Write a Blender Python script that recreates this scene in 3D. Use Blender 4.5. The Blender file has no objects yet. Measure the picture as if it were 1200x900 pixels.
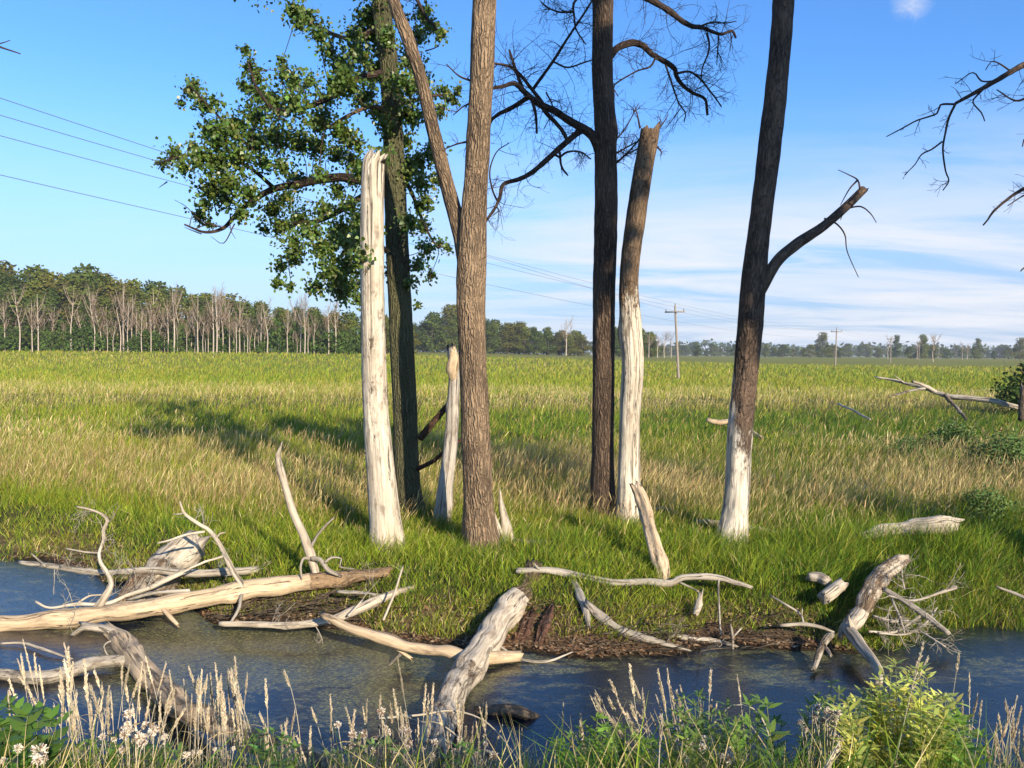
import bpy, math, random
import numpy as np
from mathutils import Vector, noise
random.seed(11)
rng = np.random.default_rng(11)
SC = bpy.context.scene
COL = SC.collection
PI = math.pi

# ------------------------------------------------------------------ camera geometry
CAM = np.array([0.0, 0.0, 3.2])
FP = 900.0
TH = math.atan(36 / 900)
RO = 0.008
FWD = np.array([0, math.cos(TH), -math.sin(TH)])
UP0 = np.array([0, math.sin(TH), math.cos(TH)])
RT0 = np.array([1.0, 0, 0])
RT = RT0 * math.cos(RO) + UP0 * math.sin(RO)
UP = UP0 * math.cos(RO) - RT0 * math.sin(RO)

def at(px, py, Y):
    r = FWD + RT * (px - 600) / FP + UP * (450 - py) / FP
    return CAM + r * (Y / r[1])

# ------------------------------------------------------------------ terrain
WATER = -0.55
SHX = np.array([-40, -14, -9.2, -7.1, -5.6, -4.1, -1.7, 0.4, 1.6, 2.7, 3.6, 4.4, 5.6, 7.3, 12, 40.])
SHY = np.array([22, 15.2, 13.8, 12.9, 11.6, 10.6, 10.0, 9.35, 9.5, 9.75, 9.65, 9.7, 10.4, 10.9, 11.6, 15.])
def shore(X):
    return np.interp(X, SHX, SHY) + 0.10 * np.sin(X * 2.3 + 1) + 0.06 * np.sin(X * 5.1)
def near_shore(X):
    return 6.35 + 0.12 * np.sin(X * 1.7) + 0.02 * X
def sst(a, b, x):
    t = np.clip((x - a) / (b - a), 0, 1)
    return t * t * (3 - 2 * t)
def lumps(X, Y):
    return (0.5 * np.sin(X * 0.9 + 1.3 * np.sin(Y * 0.7)) + 0.3 * np.sin(Y * 1.3 + X * 0.6 + 2)
            + 0.25 * np.sin(X * 2.7 - Y * 1.9) + 0.18 * np.sin(X * 4.9 + Y * 3.7 + 1))
def hgt(X, Y):
    X = np.asarray(X, float); Y = np.asarray(Y, float)
    t = Y - shore(X)
    bank = WATER - 0.5 * sst(0, -1.2, t) + 0.16 * sst(-.1, .7, t) + 0.39 * sst(0.35, 1.7, t)
    bank = bank + 0.07 * lumps(X, Y) * sst(0.0, 1.5, t)
    left = sst(90, -60, X)
    bank = bank + sst(70, 200, Y) * (0.7 + 2.0 * left) + sst(200, 420, Y) * 0.9
    n = near_shore(X) - Y
    nb = WATER - 0.5 * sst(0, -1.2, n) + 2.1 * sst(-0.3, 4.6, n) + 0.05 * lumps(X * 1.5, Y * 1.5) * sst(0, 1, n)
    return np.where(Y > 8.0, bank, np.maximum(nb, WATER - 0.5))
YS = np.concatenate([np.arange(3, 60, 0.02), np.arange(60, 500, 0.2)])
def G(px, py, lift=0.0):
    """where the sight line through a photo point meets the ground or water"""
    r = FWD + RT * (px - 600) / FP + UP * (450 - py) / FP
    P = CAM[None, :] + r[None, :] * (YS / r[1])[:, None]
    g = np.maximum(hgt(P[:, 0], P[:, 1]), WATER) + lift
    i = np.argmax(P[:, 2] <= g)
    return P[i]

# ------------------------------------------------------------------ object helpers
def tag(o, label=None, cat=None, group=None, kind=None):
    if label: o['label'] = label
    if cat: o['category'] = cat
    if group: o['group'] = group
    if kind: o['kind'] = kind
    return o
def thing(name, loc, label, cat, group=None):
    o = bpy.data.objects.new(name, None)
    o.empty_display_size = 0.2
    COL.objects.link(o); o.location = [float(v) for v in loc]
    return tag(o, label, cat, group)
def link(name, me, mat, parent=None, loc=None):
    if mat is not None:
        me.materials.append(mat)
    o = bpy.data.objects.new(name, me)
    COL.objects.link(o)
    if parent is not None: o.parent = parent
    elif loc is not None: o.location = [float(v) for v in loc]
    return o
def dup(root, loc, rz=0, sc=(1, 1, 1), label=None, group=None):
    r = root.copy(); COL.objects.link(r)
    r.location = [float(v) for v in loc]; r.rotation_euler = (0, 0, rz); r.scale = sc
    if label: r['label'] = label
    if group: r['group'] = group
    for ch in list(root.children):
        c = ch.copy(); COL.objects.link(c); c.parent = r
        for g in list(ch.children):
            d = g.copy(); COL.objects.link(d); d.parent = c
    return r
def npmesh(name, V, F, smooth=True, **attrs):
    V = np.ascontiguousarray(V, dtype=np.float32); F = np.ascontiguousarray(F, dtype=np.int32)
    me = bpy.data.meshes.new(name)
    k = F.shape[1]
    me.vertices.add(len(V)); me.vertices.foreach_set('co', V.ravel())
    me.loops.add(F.size); me.loops.foreach_set('vertex_index', F.ravel())
    me.polygons.add(len(F))
    me.polygons.foreach_set('loop_start', np.arange(0, F.size, k, dtype=np.int32))
    me.polygons.foreach_set('loop_total', np.full(len(F), k, dtype=np.int32))
    if smooth: me.polygons.foreach_set('use_smooth', np.ones(len(F), dtype=bool))
    for a, d in attrs.items():
        d = np.asarray(d, dtype=np.float32)
        if d.ndim == 1:
            me.attributes.new(a, 'FLOAT', 'POINT').data.foreach_set('value', d)
        elif a == 'col':
            c = np.ones((len(d), 4), dtype=np.float32); c[:, :3] = d
            me.attributes.new(a, 'FLOAT_COLOR', 'POINT').data.foreach_set('color', c.ravel())
        else:
            me.attributes.new(a, 'FLOAT_VECTOR', 'POINT').data.foreach_set('vector', d.ravel())
    me.update(calc_edges=True); me.validate()
    return me

# ------------------------------------------------------------------ node helpers
def new_mat(name):
    m = bpy.data.materials.new(name); m.use_nodes = True
    nt = m.node_tree; nt.nodes.clear()
    return m, nt
class NT:
    def __init__(s, nt): s.nt = nt
    def n(s, typ, ins=None, **props):
        nd = s.nt.nodes.new(typ)
        for k, v in props.items(): setattr(nd, k, v)
        for k, v in (ins or {}).items():
            sk = nd.inputs[k]
            if hasattr(v, 'bl_idname') or isinstance(v, bpy.types.NodeSocket): s.nt.links.new(v, sk)
            else: sk.default_value = v
        return nd
    def math(s, op, a, b=0.0, clamp=False):
        nd = s.n('ShaderNodeMath', {0: a, 1: b}, operation=op); nd.use_clamp = clamp
        return nd.outputs[0]
    def mix(s, f, a, b, blend='MIX'):
        nd = s.nt.nodes.new('ShaderNodeMix'); nd.data_type = 'RGBA'; nd.blend_type = blend
        for i, v in ((0, f), (6, a), (7, b)):
            sk = nd.inputs[i]
            if isinstance(v, bpy.types.NodeSocket): s.nt.links.new(v, sk)
            elif i == 0: sk.default_value = v
            else: sk.default_value = tuple(v) + ((1,) if len(v) == 3 else ())
        return nd.outputs[2]
    def fmix(s, f, a, b):
        nd = s.nt.nodes.new('ShaderNodeMix'); nd.data_type = 'FLOAT'
        for i, v in ((0, f), (2, a), (3, b)):
            sk = nd.inputs[i]
            if isinstance(v, bpy.types.NodeSocket): s.nt.links.new(v, sk)
            else: sk.default_value = v
        return nd.outputs[0]
    def ramp(s, f, stops):
        nd = s.n('ShaderNodeValToRGB', {0: f})
        e = nd.color_ramp.elements
        while len(e) < len(stops): e.new(0.5)
        for el, (p, c) in zip(e, stops):
            el.position = p
            el.color = (c, c, c, 1) if not hasattr(c, '__len__') else tuple(c) + (1,)
        return nd.outputs[0]
    def noise(s, vec, scale, detail=4, rough=0.55, dist=0.0):
        ins = {'Scale': scale, 'Detail': detail, 'Roughness': rough, 'Distortion': dist}
        if vec is not None: ins['Vector'] = vec
        return s.n('ShaderNodeTexNoise', ins).outputs[0]
    def smap(s, vec, sc, loc=(0, 0, 0)):
        return s.n('ShaderNodeMapping', {'Vector': vec, 'Scale': sc, 'Location': loc}).outputs[0]
    def out(s, sh): s.nt.links.new(sh, s.n('ShaderNodeOutputMaterial').inputs['Surface'])

def wood(name, bark_d, bark_l, bare_d, bare_l, tint=None, tint_amt=0.0, fscale=11.0, bump=0.05, moss=0.0):
    m, nt = new_mat(name); N = NT(nt)
    bc = N.n('ShaderNodeAttribute', attribute_name='bc').outputs['Vector']
    bare = N.n('ShaderNodeAttribute', attribute_name='bare').outputs['Fac']
    wob = N.n('ShaderNodeTexNoise', {'Vector': bc, 'Scale': 6.0, 'Detail': 3.0}).outputs[1]
    wv = N.n('ShaderNodeVectorMath', {0: wob, 1: (0.10, 0.10, 0.10)}, operation='MULTIPLY').outputs[0]
    bcw = N.n('ShaderNodeVectorMath', {0: bc, 1: wv}, operation='ADD').outputs[0]
    vor = N.n('ShaderNodeTexVoronoi', {'Vector': N.smap(bcw, (1, 1, .10)), 'Scale': fscale * 2.1, 'Randomness': 1.0}, feature='DISTANCE_TO_EDGE').outputs[0]
    fur = N.ramp(vor, [(0.03, 0.0), (0.13, 0.45), (0.36, 1.0)])
    fine = N.noise(N.smap(bc, (1, 1, .3)), 60, 5, .7)
    big = N.noise(N.smap(bc, (1, 1, .5)), 2.4, 3)
    hb = N.math('ADD', fur, N.math('MULTIPLY', fine, .45))
    cb = N.mix(fur, bark_d, bark_l)
    cb = N.mix(N.math('MULTIPLY', fine, .75), cb, tuple(v * .45 for v in bark_l))
    cb = N.mix(N.ramp(big, [(.35, 0.0), (.7, .55)]), cb, tuple(v * 1.35 for v in bark_l))
    if tint: cb = N.mix(N.math('MULTIPLY', N.ramp(big, [(.3, .4), (.6, 1.0)]), tint_amt), cb, tint)
    st = N.noise(N.smap(bc, (1, 1, .035)), 34, 6, .65, .4)
    crack = N.ramp(N.noise(N.smap(bc, (1, 1, .03)), 13, 4, .6, .8), [(.56, 0.0), (.60, 1.0), (.64, 0.0)])
    cw = N.mix(N.ramp(st, [(.3, 0.0), (.65, 1.0)]), bare_d, bare_l)
    cw = N.mix(N.ramp(big, [(.45, 0.0), (.75, .6)]), cw, tuple(v * .72 for v in bare_d))
    cw = N.mix(N.math('MULTIPLY', crack, .75), cw, (.06, .05, .04))
    sp = N.ramp(N.noise(N.smap(bc, (1, 1, .35)), 8, 6, .7), [(.53, 0.0), (.66, .7)])
    cw = N.mix(sp, cw, (.16, .12, .085))
    mk = N.math('ADD', bare, N.math('MULTIPLY', N.math('SUBTRACT', N.noise(N.smap(bc, (1, 1, .45)), 7, 6, .65), .5), 1.1))
    mk = N.math('ADD', mk, N.math('MULTIPLY', N.math('SUBTRACT', fine, .5), .5))
    mk = N.ramp(mk, [(.40, 0.0), (.50, .75), (.62, 1.0)])
    col = N.mix(mk, cb, cw)
    if moss > 0:
        mo = N.ramp(N.noise(bc, 5, 5, .6), [(.5, 0.0), (.68, moss)])
        col = N.mix(mo, col, (.05, .06, .02))
    hw = N.math('SUBTRACT', N.math('MULTIPLY', st, .55), N.math('MULTIPLY', crack, .6))
    h = N.fmix(mk, hb, hw)
    bmp = N.n('ShaderNodeBump', {'Height': h, 'Strength': 1.0, 'Distance': bump})
    p = N.n('ShaderNodeBsdfPrincipled', {'Base Color': col, 'Roughness': .82, 'Normal': bmp.outputs[0]})
    p.inputs['Specular IOR Level'].default_value = .25
    N.out(p.outputs[0])
    return m

def leafmat(name, trans=.35, rough=.5, spec=.35, tint=(1.25, 1.35, .55)):
    m, nt = new_mat(name); N = NT(nt)
    c = N.n('ShaderNodeAttribute', attribute_name='col').outputs['Color']
    p = N.n('ShaderNodeBsdfPrincipled', {'Base Color': c, 'Roughness': rough})
    p.inputs['Specular IOR Level'].default_value = spec
    tc = N.mix(1.0, c, tint, 'MULTIPLY')
    t = N.n('ShaderNodeBsdfTranslucent', {'Color': tc})
    mx = N.n('ShaderNodeMixShader', {0: trans, 1: p.outputs[0], 2: t.outputs[0]})
    N.out(mx.outputs[0])
    return m

M_BARK = wood('brown_furrowed_bark', (.016, .011, .008), (.31, .215, .13), (.36, .30, .22), (.66, .60, .50))
M_BARKG = wood('green_tinged_bark', (.024, .022, .013), (.15, .130, .070), (.36, .30, .22), (.6, .55, .45), (.075, .085, .030), .45)
M_BARKSHADE = wood('shaded_furrowed_bark', (.012, .009, .007), (.150, .100, .066), (.36, .30, .22), (.64, .58, .48), bump=.05)  # darker copy of the brown bark, crown shade put into its colour
M_BARKD = wood('dark_dead_bark', (.018, .012, .010), (.095, .062, .045), (.40, .35, .28), (.68, .64, .57), fscale=12)
M_SNAG = wood('weathered_snag', (.030, .020, .013), (.22, .145, .085), (.40, .325, .225), (.64, .575, .46))
M_GREY = wood('grey_snag_wood', (.05, .04, .03), (.20, .15, .10), (.27, .235, .19), (.50, .45, .38))
M_DRIFT = wood('bleached_driftwood', (.030, .021, .014), (.22, .15, .09), (.27, .215, .15), (.57, .50, .39), bump=.034)
M_DRIFTB = wood('tan_driftwood', (.045, .03, .02), (.27, .18, .10), (.34, .24, .14), (.61, .475, .31), bump=.03)
M_DRIFTG = wood('grey_driftwood', (.04, .03, .022), (.17, .125, .085), (.22, .185, .14), (.47, .42, .34), bump=.03, moss=.25)
M_TWIG = wood('dark_twig_bark', (.022, .014, .012), (.085, .050, .040), (.3, .25, .2), (.5, .45, .38), bump=.006, fscale=20)
M_ROT = wood('red_brown_rotten_wood', (.02, .012, .009), (.115, .058, .036), (.15, .088, .058), (.25, .16, .105), bump=.04)
M_FARDEAD = wood('pale_far_dead_wood', (.1, .075, .05), (.24, .165, .11), (.30, .235, .175), (.52, .455, .38), bump=.02, fscale=4)
M_FARTRUNK = wood('far_trunk_bark', (.05, .04, .03), (.17, .125, .085), (.3, .25, .2), (.42, .36, .29), bump=.02, fscale=4)
M_LEAF = leafmat('cottonwood_leaf', .32, .40, .5)
M_FARLEAF = leafmat('far_foliage', .22, .7, .1)
M_GRASS = leafmat('grass_blade', .27, .6, .10, (1.3, 1.3, .5))
M_DRY = leafmat('dry_grass', .22, .7, .15, (1.1, 1.0, .8))
M_WEED = leafmat('weed_leaf', .35, .45, .35)
def plainmat(name, c, rough=.8, nz=0.0, nscale=20, bump=0.0, metallic=0.0):
    m, nt = new_mat(name); N = NT(nt)
    tc = N.n('ShaderNodeTexCoord').outputs['Object']
    f = N.noise(tc, nscale, 5, .6)
    col = N.mix(N.math('MULTIPLY', f, nz), c, tuple(v * .3 for v in c))
    p = N.n('ShaderNodeBsdfPrincipled', {'Base Color': col, 'Roughness': rough, 'Metallic': metallic})
    if bump: nt.links.new(N.n('ShaderNodeBump', {'Height': f, 'Distance': bump}).outputs[0], p.inputs['Normal'])
    N.out(p.outputs[0]); return m
M_FLUFF = plainmat('seed_fluff', (.78, .74, .68), .95, .25, 60)
M_FLUFFB = plainmat('withered_flower_brown', (.30, .19, .12), .95, .5, 80)
M_POLE = plainmat('utility_pole_wood', (.30, .25, .20), .85, .6, 6)
M_INSUL = plainmat('insulator_porcelain', (.20, .19, .18), .3, .2)
M_WIRE = plainmat('power_wire', (.10, .10, .11), .5, .2)
M_CROWNBACK = leafmat('shade_tree_leaf', .25, .5, .3)

# ------------------------------------------------------------------ tubes
class MB:
    def __init__(s): s.V = []; s.F = []; s.bc = []; s.ba = []; s.n = 0
    def add(s, V, F, bc, ba):
        s.V.append(V); s.F.append(np.asarray(F, int) + s.n); s.bc.append(bc); s.ba.append(ba); s.n += len(V)
    def build(s, name, mat, parent=None, loc=(0, 0, 0)):
        V = np.concatenate(s.V) - np.asarray(loc, float)[None, :]
        me = npmesh(name, V, np.concatenate(s.F), True, bc=np.concatenate(s.bc), bare=np.concatenate(s.ba))
        return link(name, me, mat, parent, None if parent is not None else loc)
def spline(P, R, step):
    P = np.asarray(P, float); R = np.asarray(R, float)
    n = len(P)
    if n == 2:
        k = max(2, int(np.linalg.norm(P[1] - P[0]) / step) + 1)
        t = np.linspace(0, 1, k)[:, None]
        return P[0] * (1 - t) + P[1] * t, R[0] * (1 - t[:, 0]) + R[1] * t[:, 0]
    Q = np.vstack([2 * P[0] - P[1], P, 2 * P[-1] - P[-2]])
    oP = []; oR = []
    for i in range(n - 1):
        p0, p1, p2, p3 = Q[i], Q[i + 1], Q[i + 2], Q[i + 3]
        k = max(1, int(round(np.linalg.norm(p2 - p1) / step)))
        for j in range(k):
            t = j / k
            oP.append(.5 * ((2 * p1) + (p2 - p0) * t + (2 * p0 - 5 * p1 + 4 * p2 - p3) * t * t + (3 * p1 - p0 - 3 * p2 + p3) * t ** 3))
            oR.append(R[i] * (1 - t) + R[i + 1] * t)
    oP.append(P[-1]); oR.append(R[-1])
    return np.array(oP), np.array(oR)
SEED = [0]
def tube(mb, P, R, seg=8, step=.12, rough=.06, bare=0.0, jag=0.0, jag0=0.0, flare=0.0, knots=0, kink=0.0):
    """bent tapering stem; bare is a number or f(u along 0..1, angle, point)"""
    P, R = spline(P, R, step)
    n = len(P); SEED[0] += 1; so = SEED[0] * 7.31
    if kink and n > 4:
        for i in range(1, n):
            q = P[i] * 2.6
            P[i] = P[i] + np.array([noise.noise((q[0] + so, q[1], q[2])), noise.noise((q[0], q[1] + so, q[2] + 9)), noise.noise((q[0] + 5, q[1], q[2] + so))]) * R[i] * kink * min(1, i / 3)
            R[i] *= 1 + .22 * noise.noise((so, i * step * 3.1, 0))
    T = np.gradient(P, axis=0); T /= np.linalg.norm(T, axis=1)[:, None] + 1e-9
    a = np.array([0.0, 1.0, 0]) if abs(T[0][1]) < .9 else np.array([1.0, 0, 0])
    u = np.cross(T[0], a); u /= np.linalg.norm(u)
    s = np.concatenate([[0], np.cumsum(np.linalg.norm(np.diff(P, axis=0), axis=1))])
    ang = np.arange(seg) * 2 * PI / seg
    V = np.zeros((n, seg, 3)); BC = np.zeros((n, seg, 3)); BA = np.zeros((n, seg))
    kn = [(random.random(), random.random() * 2 * PI, random.uniform(.12, .3)) for _ in range(knots)]
    rm = R.mean()
    for i in range(n):
        u = u - T[i] * np.dot(u, T[i]); u /= np.linalg.norm(u) + 1e-9
        w = np.cross(T[i], u)
        f = s[i] / max(s[-1], 1e-6)
        for j in range(seg):
            ca, sa = math.cos(ang[j]), math.sin(ang[j])
            r = R[i]
            if rough > 0:
                if seg >= 12:
                    nz = noise.noise((ca * 1.1 + so, sa * 1.1, s[i] * 1.1)) * 1.0
                    nz += noise.noise((ca * r * 22 + so, sa * r * 22, s[i] * 4.5)) * .55
                    nz += noise.noise((ca * 2.6 + so * 1.7, sa * 2.6, s[i] * .55)) * .75
                    r *= 1 + rough * nz
                else:
                    r *= 1 + rough * 1.6 * noise.noise((ca * 1.3 + so, sa * 1.3, s[i] * (1.2 + .25 / max(R[i], .02))))
            if flare and s[i] < .9:
                e = (1 - s[i] / .9) ** 2
                r *= 1 + flare * e * (.6 + .6 * max(0, math.cos(ang[j] * 4 + so)))
            for (kf, ka, ks) in kn:
                d = ((f - kf) * s[-1] / (1.4 * R[i])) ** 2 + (math.remainder(ang[j] - ka, 2 * PI) / .7) ** 2
                if d < 4: r *= 1 + ks * math.exp(-d * 1.6)
            q = P[i] + (u * ca + w * sa) * r
            V[i, j] = q
            BC[i, j] = (ca * R[i] + so, sa * R[i], s[i])
            BA[i, j] = bare(f, ang[j], q) if callable(bare) else bare
    if jag > 0:
        for j in range(seg):
            V[-1, j] += T[-1] * jag * (.35 * random.random() ** 2 + 1.9 * max(0.0, noise.noise((math.cos(ang[j]) * 1.6 + so, math.sin(ang[j]) * 1.6, 3.3)) + .12 * random.random()))
            if n > 2: V[-2, j] += T[-1] * jag * .12 * random.random()
    if jag0 > 0:
        for j in range(seg): V[0, j] -= T[0] * jag0 * (random.random() ** 2.2)
    Vf = [V.reshape(-1, 3)]; F = []
    for i in range(n - 1):
        for j in range(seg):
            k = (j + 1) % seg
            F.append((i * seg + j, i * seg + k, (i + 1) * seg + k, (i + 1) * seg + j))
    m = n * seg
    c1 = P[-1] - T[-1] * (.05 * jag); c0 = P[0]
    Vf.append(np.array([c1, c0]))
    for j in range(0, seg, 2):
        k = (j + 1) % seg; l = (j + 2) % seg
        F.append(((n - 1) * seg + j, (n - 1) * seg + k, (n - 1) * seg + l, m))
        F.append((l, k, j, m + 1))
    bcx = np.vstack([BC.reshape(-1, 3), [[so, 0, s[-1]], [so, 0, 0]]])
    ba = np.concatenate([BA.ravel(), [.95 if jag else BA[-1].mean(), .95 if jag0 else BA[0].mean()]])
    mb.add(np.vstack(Vf), F, bcx, ba)
    return P
def even(n): return n + (n % 2)

def twig(mb, p, d, L, r, depth=2, curl=.5, up=0.0, kids=4, bare=0.0, seg=4):
    p = np.asarray(p, float); d = np.asarray(d, float); d /= np.linalg.norm(d)
    n = max(4, int(L / .14)); pts = [p]
    axis = rng.normal(size=3); axis /= np.linalg.norm(axis)
    c = curl * rng.uniform(.3, 1.2)
    for i in range(n):
        d = d + np.cross(axis, d) * c / n + rng.normal(size=3) * .10 + np.array([0, 0, up]) / n
        d /= np.linalg.norm(d)
        pts.append(pts[-1] + d * L / n)
    rr = np.linspace(r, max(r * .3, .0022), len(pts))
    tube(mb, pts, rr, seg, step=L / n * 1.01, rough=0, bare=bare)
    if depth > 0:
        for _ in range(kids):
            i = rng.integers(1, len(pts) - 1)
            base = pts[i + 1] - pts[i]; base /= np.linalg.norm(base)
            side = rng.normal(size=3); side -= base * np.dot(side, base); side /= np.linalg.norm(side) + 1e-6
            nd = base * rng.uniform(.35, .8) + side * rng.uniform(.6, 1.0)
            twig(mb, pts[i], nd, L * rng.uniform(.35, .65), rr[i] * .6, depth - 1, curl * 1.2, up, max(2, kids - 1), bare, seg)
    return pts
def strew(mb, P, R, n, L, curl=1.2, depth=1, t0=.15, r=.006, up=0.0, bare=0.0, kids=3, bias=None):
    """side twigs along a branch polyline"""
    Q, S = spline(P, R, .05)
    for _ in range(n):
        i = int(rng.uniform(t0, 1) * (len(Q) - 2))
        base = Q[i + 1] - Q[i]; base /= np.linalg.norm(base) + 1e-9
        side = rng.normal(size=3); side -= base * np.dot(side, base); side /= np.linalg.norm(side)
        nd = base * .5 + side
        if bias is not None: nd = nd + np.asarray(bias)
        twig(mb, Q[i], nd, L * rng.uniform(.4, 1.15), min(r, S[i] * .6) * rng.uniform(.7, 1.1), depth, curl, up, kids, bare)

# ------------------------------------------------------------------ leaf and blade strips
def strips(base, d, side, L, W, bend, prof, col, tip=None, fold=0.0):
    base = np.asarray(base, float); n = len(base)
    d = d / (np.linalg.norm(d, axis=1)[:, None] + 1e-9)
    side = side - d * (side * d).sum(1)[:, None]
    side /= np.linalg.norm(side, axis=1)[:, None] + 1e-9
    k = len(prof)
    V = np.zeros((n, k, 2, 3)); C = np.zeros((n, k, 2, 3))
    for i, (s, wf) in enumerate(prof):
        c = base + d * (L * s)[:, None] + bend * ((L * s * s))[:, None]
        V[:, i, 0] = c - side * (W * wf * .5)[:, None]
        V[:, i, 1] = c + side * (W * wf * .5)[:, None]
        cc = col if tip is None else col * (1 - s ** 1.5) + tip * s ** 1.5
        C[:, i, 0] = cc; C[:, i, 1] = cc
    idx = np.arange(n)[:, None] * (2 * k)
    F = np.concatenate([idx + np.array([[2 * i, 2 * i + 1, 2 * i + 3, 2 * i + 2]]) for i in range(k - 1)])
    return V.reshape(-1, 3), F, C.reshape(-1, 3)
class LB:
    """collects strips into one mesh"""
    def __init__(s): s.V = []; s.F = []; s.C = []; s.n = 0
    def add(s, V, F, C):
        s.V.append(V); s.F.append(F + s.n); s.C.append(C); s.n += len(V)
    def build(s, name, mat, parent=None, loc=(0, 0, 0)):
        me = npmesh(name, np.concatenate(s.V) - np.asarray(loc, float)[None, :], np.concatenate(s.F), True, col=np.clip(np.concatenate(s.C), .002, .9))
        return link(name, me, mat, parent, None if parent is not None else loc)
LEAFP = [(0, .12), (.28, 1.0), (.62, .72), (1, .04)]
LANCE = [(0, .15), (.35, 1.0), (.7, .7), (1, .05)]
def unit(n):
    v = rng.normal(size=(n, 3)); return v / np.linalg.norm(v, axis=1)[:, None]
def vary(c, n, amt=.25, hue=.08):
    c = np.asarray(c, float)[None, :] * np.exp(rng.normal(size=(n, 1)) * amt)
    return c * np.exp(rng.normal(size=(n, 3)) * hue)
def box(mb, c, sx, sy, sz, rz=0.0):
    c = np.asarray(c, float); V = []
    for x in (-1, 1):
        for y in (-1, 1):
            for z in (-1, 1):
                X = x * sx / 2; Yy = y * sy / 2
                V.append(c + np.array([X * math.cos(rz) - Yy * math.sin(rz), X * math.sin(rz) + Yy * math.cos(rz), z * sz / 2]))
    F = [(0, 1, 3, 2), (4, 6, 7, 5), (0, 4, 5, 1), (2, 3, 7, 6), (0, 2, 6, 4), (1, 5, 7, 3)]
    mb.add(np.array(V), F, np.array(V), np.zeros(8))
SKYTINT = (.54, .88, 1.24)
SKYS = .118
SUNS = 5.0
EXPO = 0.86
# ------------------------------------------------------------------ sky, sun, haze
SUN_AZ = math.radians(150)      # clockwise from +Y
SUN_EL = math.radians(23)
sd = Vector((math.sin(SUN_AZ) * math.cos(SUN_EL), math.cos(SUN_AZ) * math.cos(SUN_EL), math.sin(SUN_EL)))
w = bpy.data.worlds.new("World"); SC.world = w; w.use_nodes = True
wt = w.node_tree; wt.nodes.clear(); N = NT(wt)
sky = N.n('ShaderNodeTexSky', sky_type='NISHITA', sun_disc=False, sun_elevation=SUN_EL, sun_rotation=SUN_AZ,
          altitude=100, air_density=1.0, dust_density=.6, ozone_density=3.0)
dirv = N.n('ShaderNodeTexCoord').outputs['Generated']
sep = N.n('ShaderNodeSeparateXYZ', {0: dirv})
zz = N.math('MAXIMUM', sep.outputs[2], 0.0)
inv = N.math('DIVIDE', 1.0, N.math('ADD', zz, .10))
cx = N.math('MULTIPLY', sep.outputs[0], inv); cy = N.math('MULTIPLY', sep.outputs[1], inv)
cv = N.n('ShaderNodeCombineXYZ', {0: cx, 1: cy, 2: 0.0}).outputs[0]
cv2 = N.n('ShaderNodeMapping', {'Vector': cv, 'Scale': (.40, 1.0, 1), 'Rotation': (0, 0, .25), 'Location': (3.1, 1.7, 0)}).outputs[0]
n1 = N.noise(cv2, 1.35, 9, .62, .9)
n2 = N.noise(cv2, .45, 3, .5)
cm = N.ramp(N.math('ADD', N.math('MULTIPLY', n1, .75), N.math('MULTIPLY', n2, .35)), [(.45, 0.0), (.55, .6), (.66, 1.0)])
el = N.n('ShaderNodeMapRange', {0: sep.outputs[2], 1: .30, 2: .10, 3: 0.0, 4: 1.0}, interpolation_type='SMOOTHSTEP').outputs[0]
az = N.n('ShaderNodeMapRange', {0: N.math('DIVIDE', sep.outputs[0], N.math('MAXIMUM', sep.outputs[1], .05)), 1: -.35, 2: .2, 3: .12, 4: 1.0}, interpolation_type='SMOOTHSTEP').outputs[0]
cm = N.math('MULTIPLY', N.math('MULTIPLY', cm, el), az)
pd = at(1068, 2, 100) - CAM; pd /= np.linalg.norm(pd)
dd = N.n('ShaderNodeVectorMath', {0: dirv, 1: tuple(pd)}, operation='DOT_PRODUCT').outputs['Value']
pf = N.n('ShaderNodeMapRange', {0: dd, 1: math.cos(math.radians(1.5)), 2: math.cos(math.radians(.1)), 3: 0.0, 4: 1.0}).outputs[0]
pn = N.noise(N.smap(dirv, (1, 1, 1.5)), 42, 6, .68, .8)
pn = N.ramp(N.math('ADD', N.math('MULTIPLY', pf, .42), pn), [(.62, 0.0), (.95, .75)])
cm = N.math('MAXIMUM', cm, N.math('MULTIPLY', pn, N.math('MULTIPLY', pf, .7, True)))
hz = N.n('ShaderNodeMapRange', {0: sep.outputs[2], 1: .34, 2: .0, 3: 0.0, 4: .85}, interpolation_type='SMOOTHSTEP').outputs[0]
skc = N.mix(1.0, sky.outputs[0], SKYTINT, 'MULTIPLY')
hzc = N.mix(az, (2.85, 3.55, 4.4), (2.15, 2.70, 3.85))
skc = N.mix(hz, skc, hzc)
skc = N.mix(N.math('MULTIPLY', cm, .92), skc, (4.25, 4.35, 4.65))
bg = N.n('ShaderNodeBackground', {'Color': skc, 'Strength': SKYS})
wt.links.new(bg.outputs[0], N.n('ShaderNodeOutputWorld').inputs[0])
ld = bpy.data.lights.new('sun', 'SUN'); ld.energy = SUNS; ld.angle = math.radians(.5); ld.color = (1.0, .86, .66)
lo = bpy.data.objects.new('sun', ld); COL.objects.link(lo)
lo.rotation_euler = (-sd).to_track_quat('-Z', 'Y').to_euler(); lo.location = (20, -30, 40)

cd = bpy.data.cameras.new('camera'); cam = bpy.data.objects.new('camera', cd); COL.objects.link(cam)
from mathutils import Matrix
mw = Matrix(((RT[0], UP[0], -FWD[0], CAM[0]), (RT[1], UP[1], -FWD[1], CAM[1]), (RT[2], UP[2], -FWD[2], CAM[2]), (0, 0, 0, 1)))
cam.matrix_world = mw
cd.sensor_width = 36; cd.lens = 36 * FP / 1200; cd.clip_end = 9000; cd.clip_start = .05
SC.camera = cam
SC.view_settings.view_transform = 'Standard'; SC.view_settings.look = 'None'
SC.view_settings.exposure = EXPO; SC.view_settings.gamma = 1.0; SC.view_settings.use_curve_mapping = False

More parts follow.
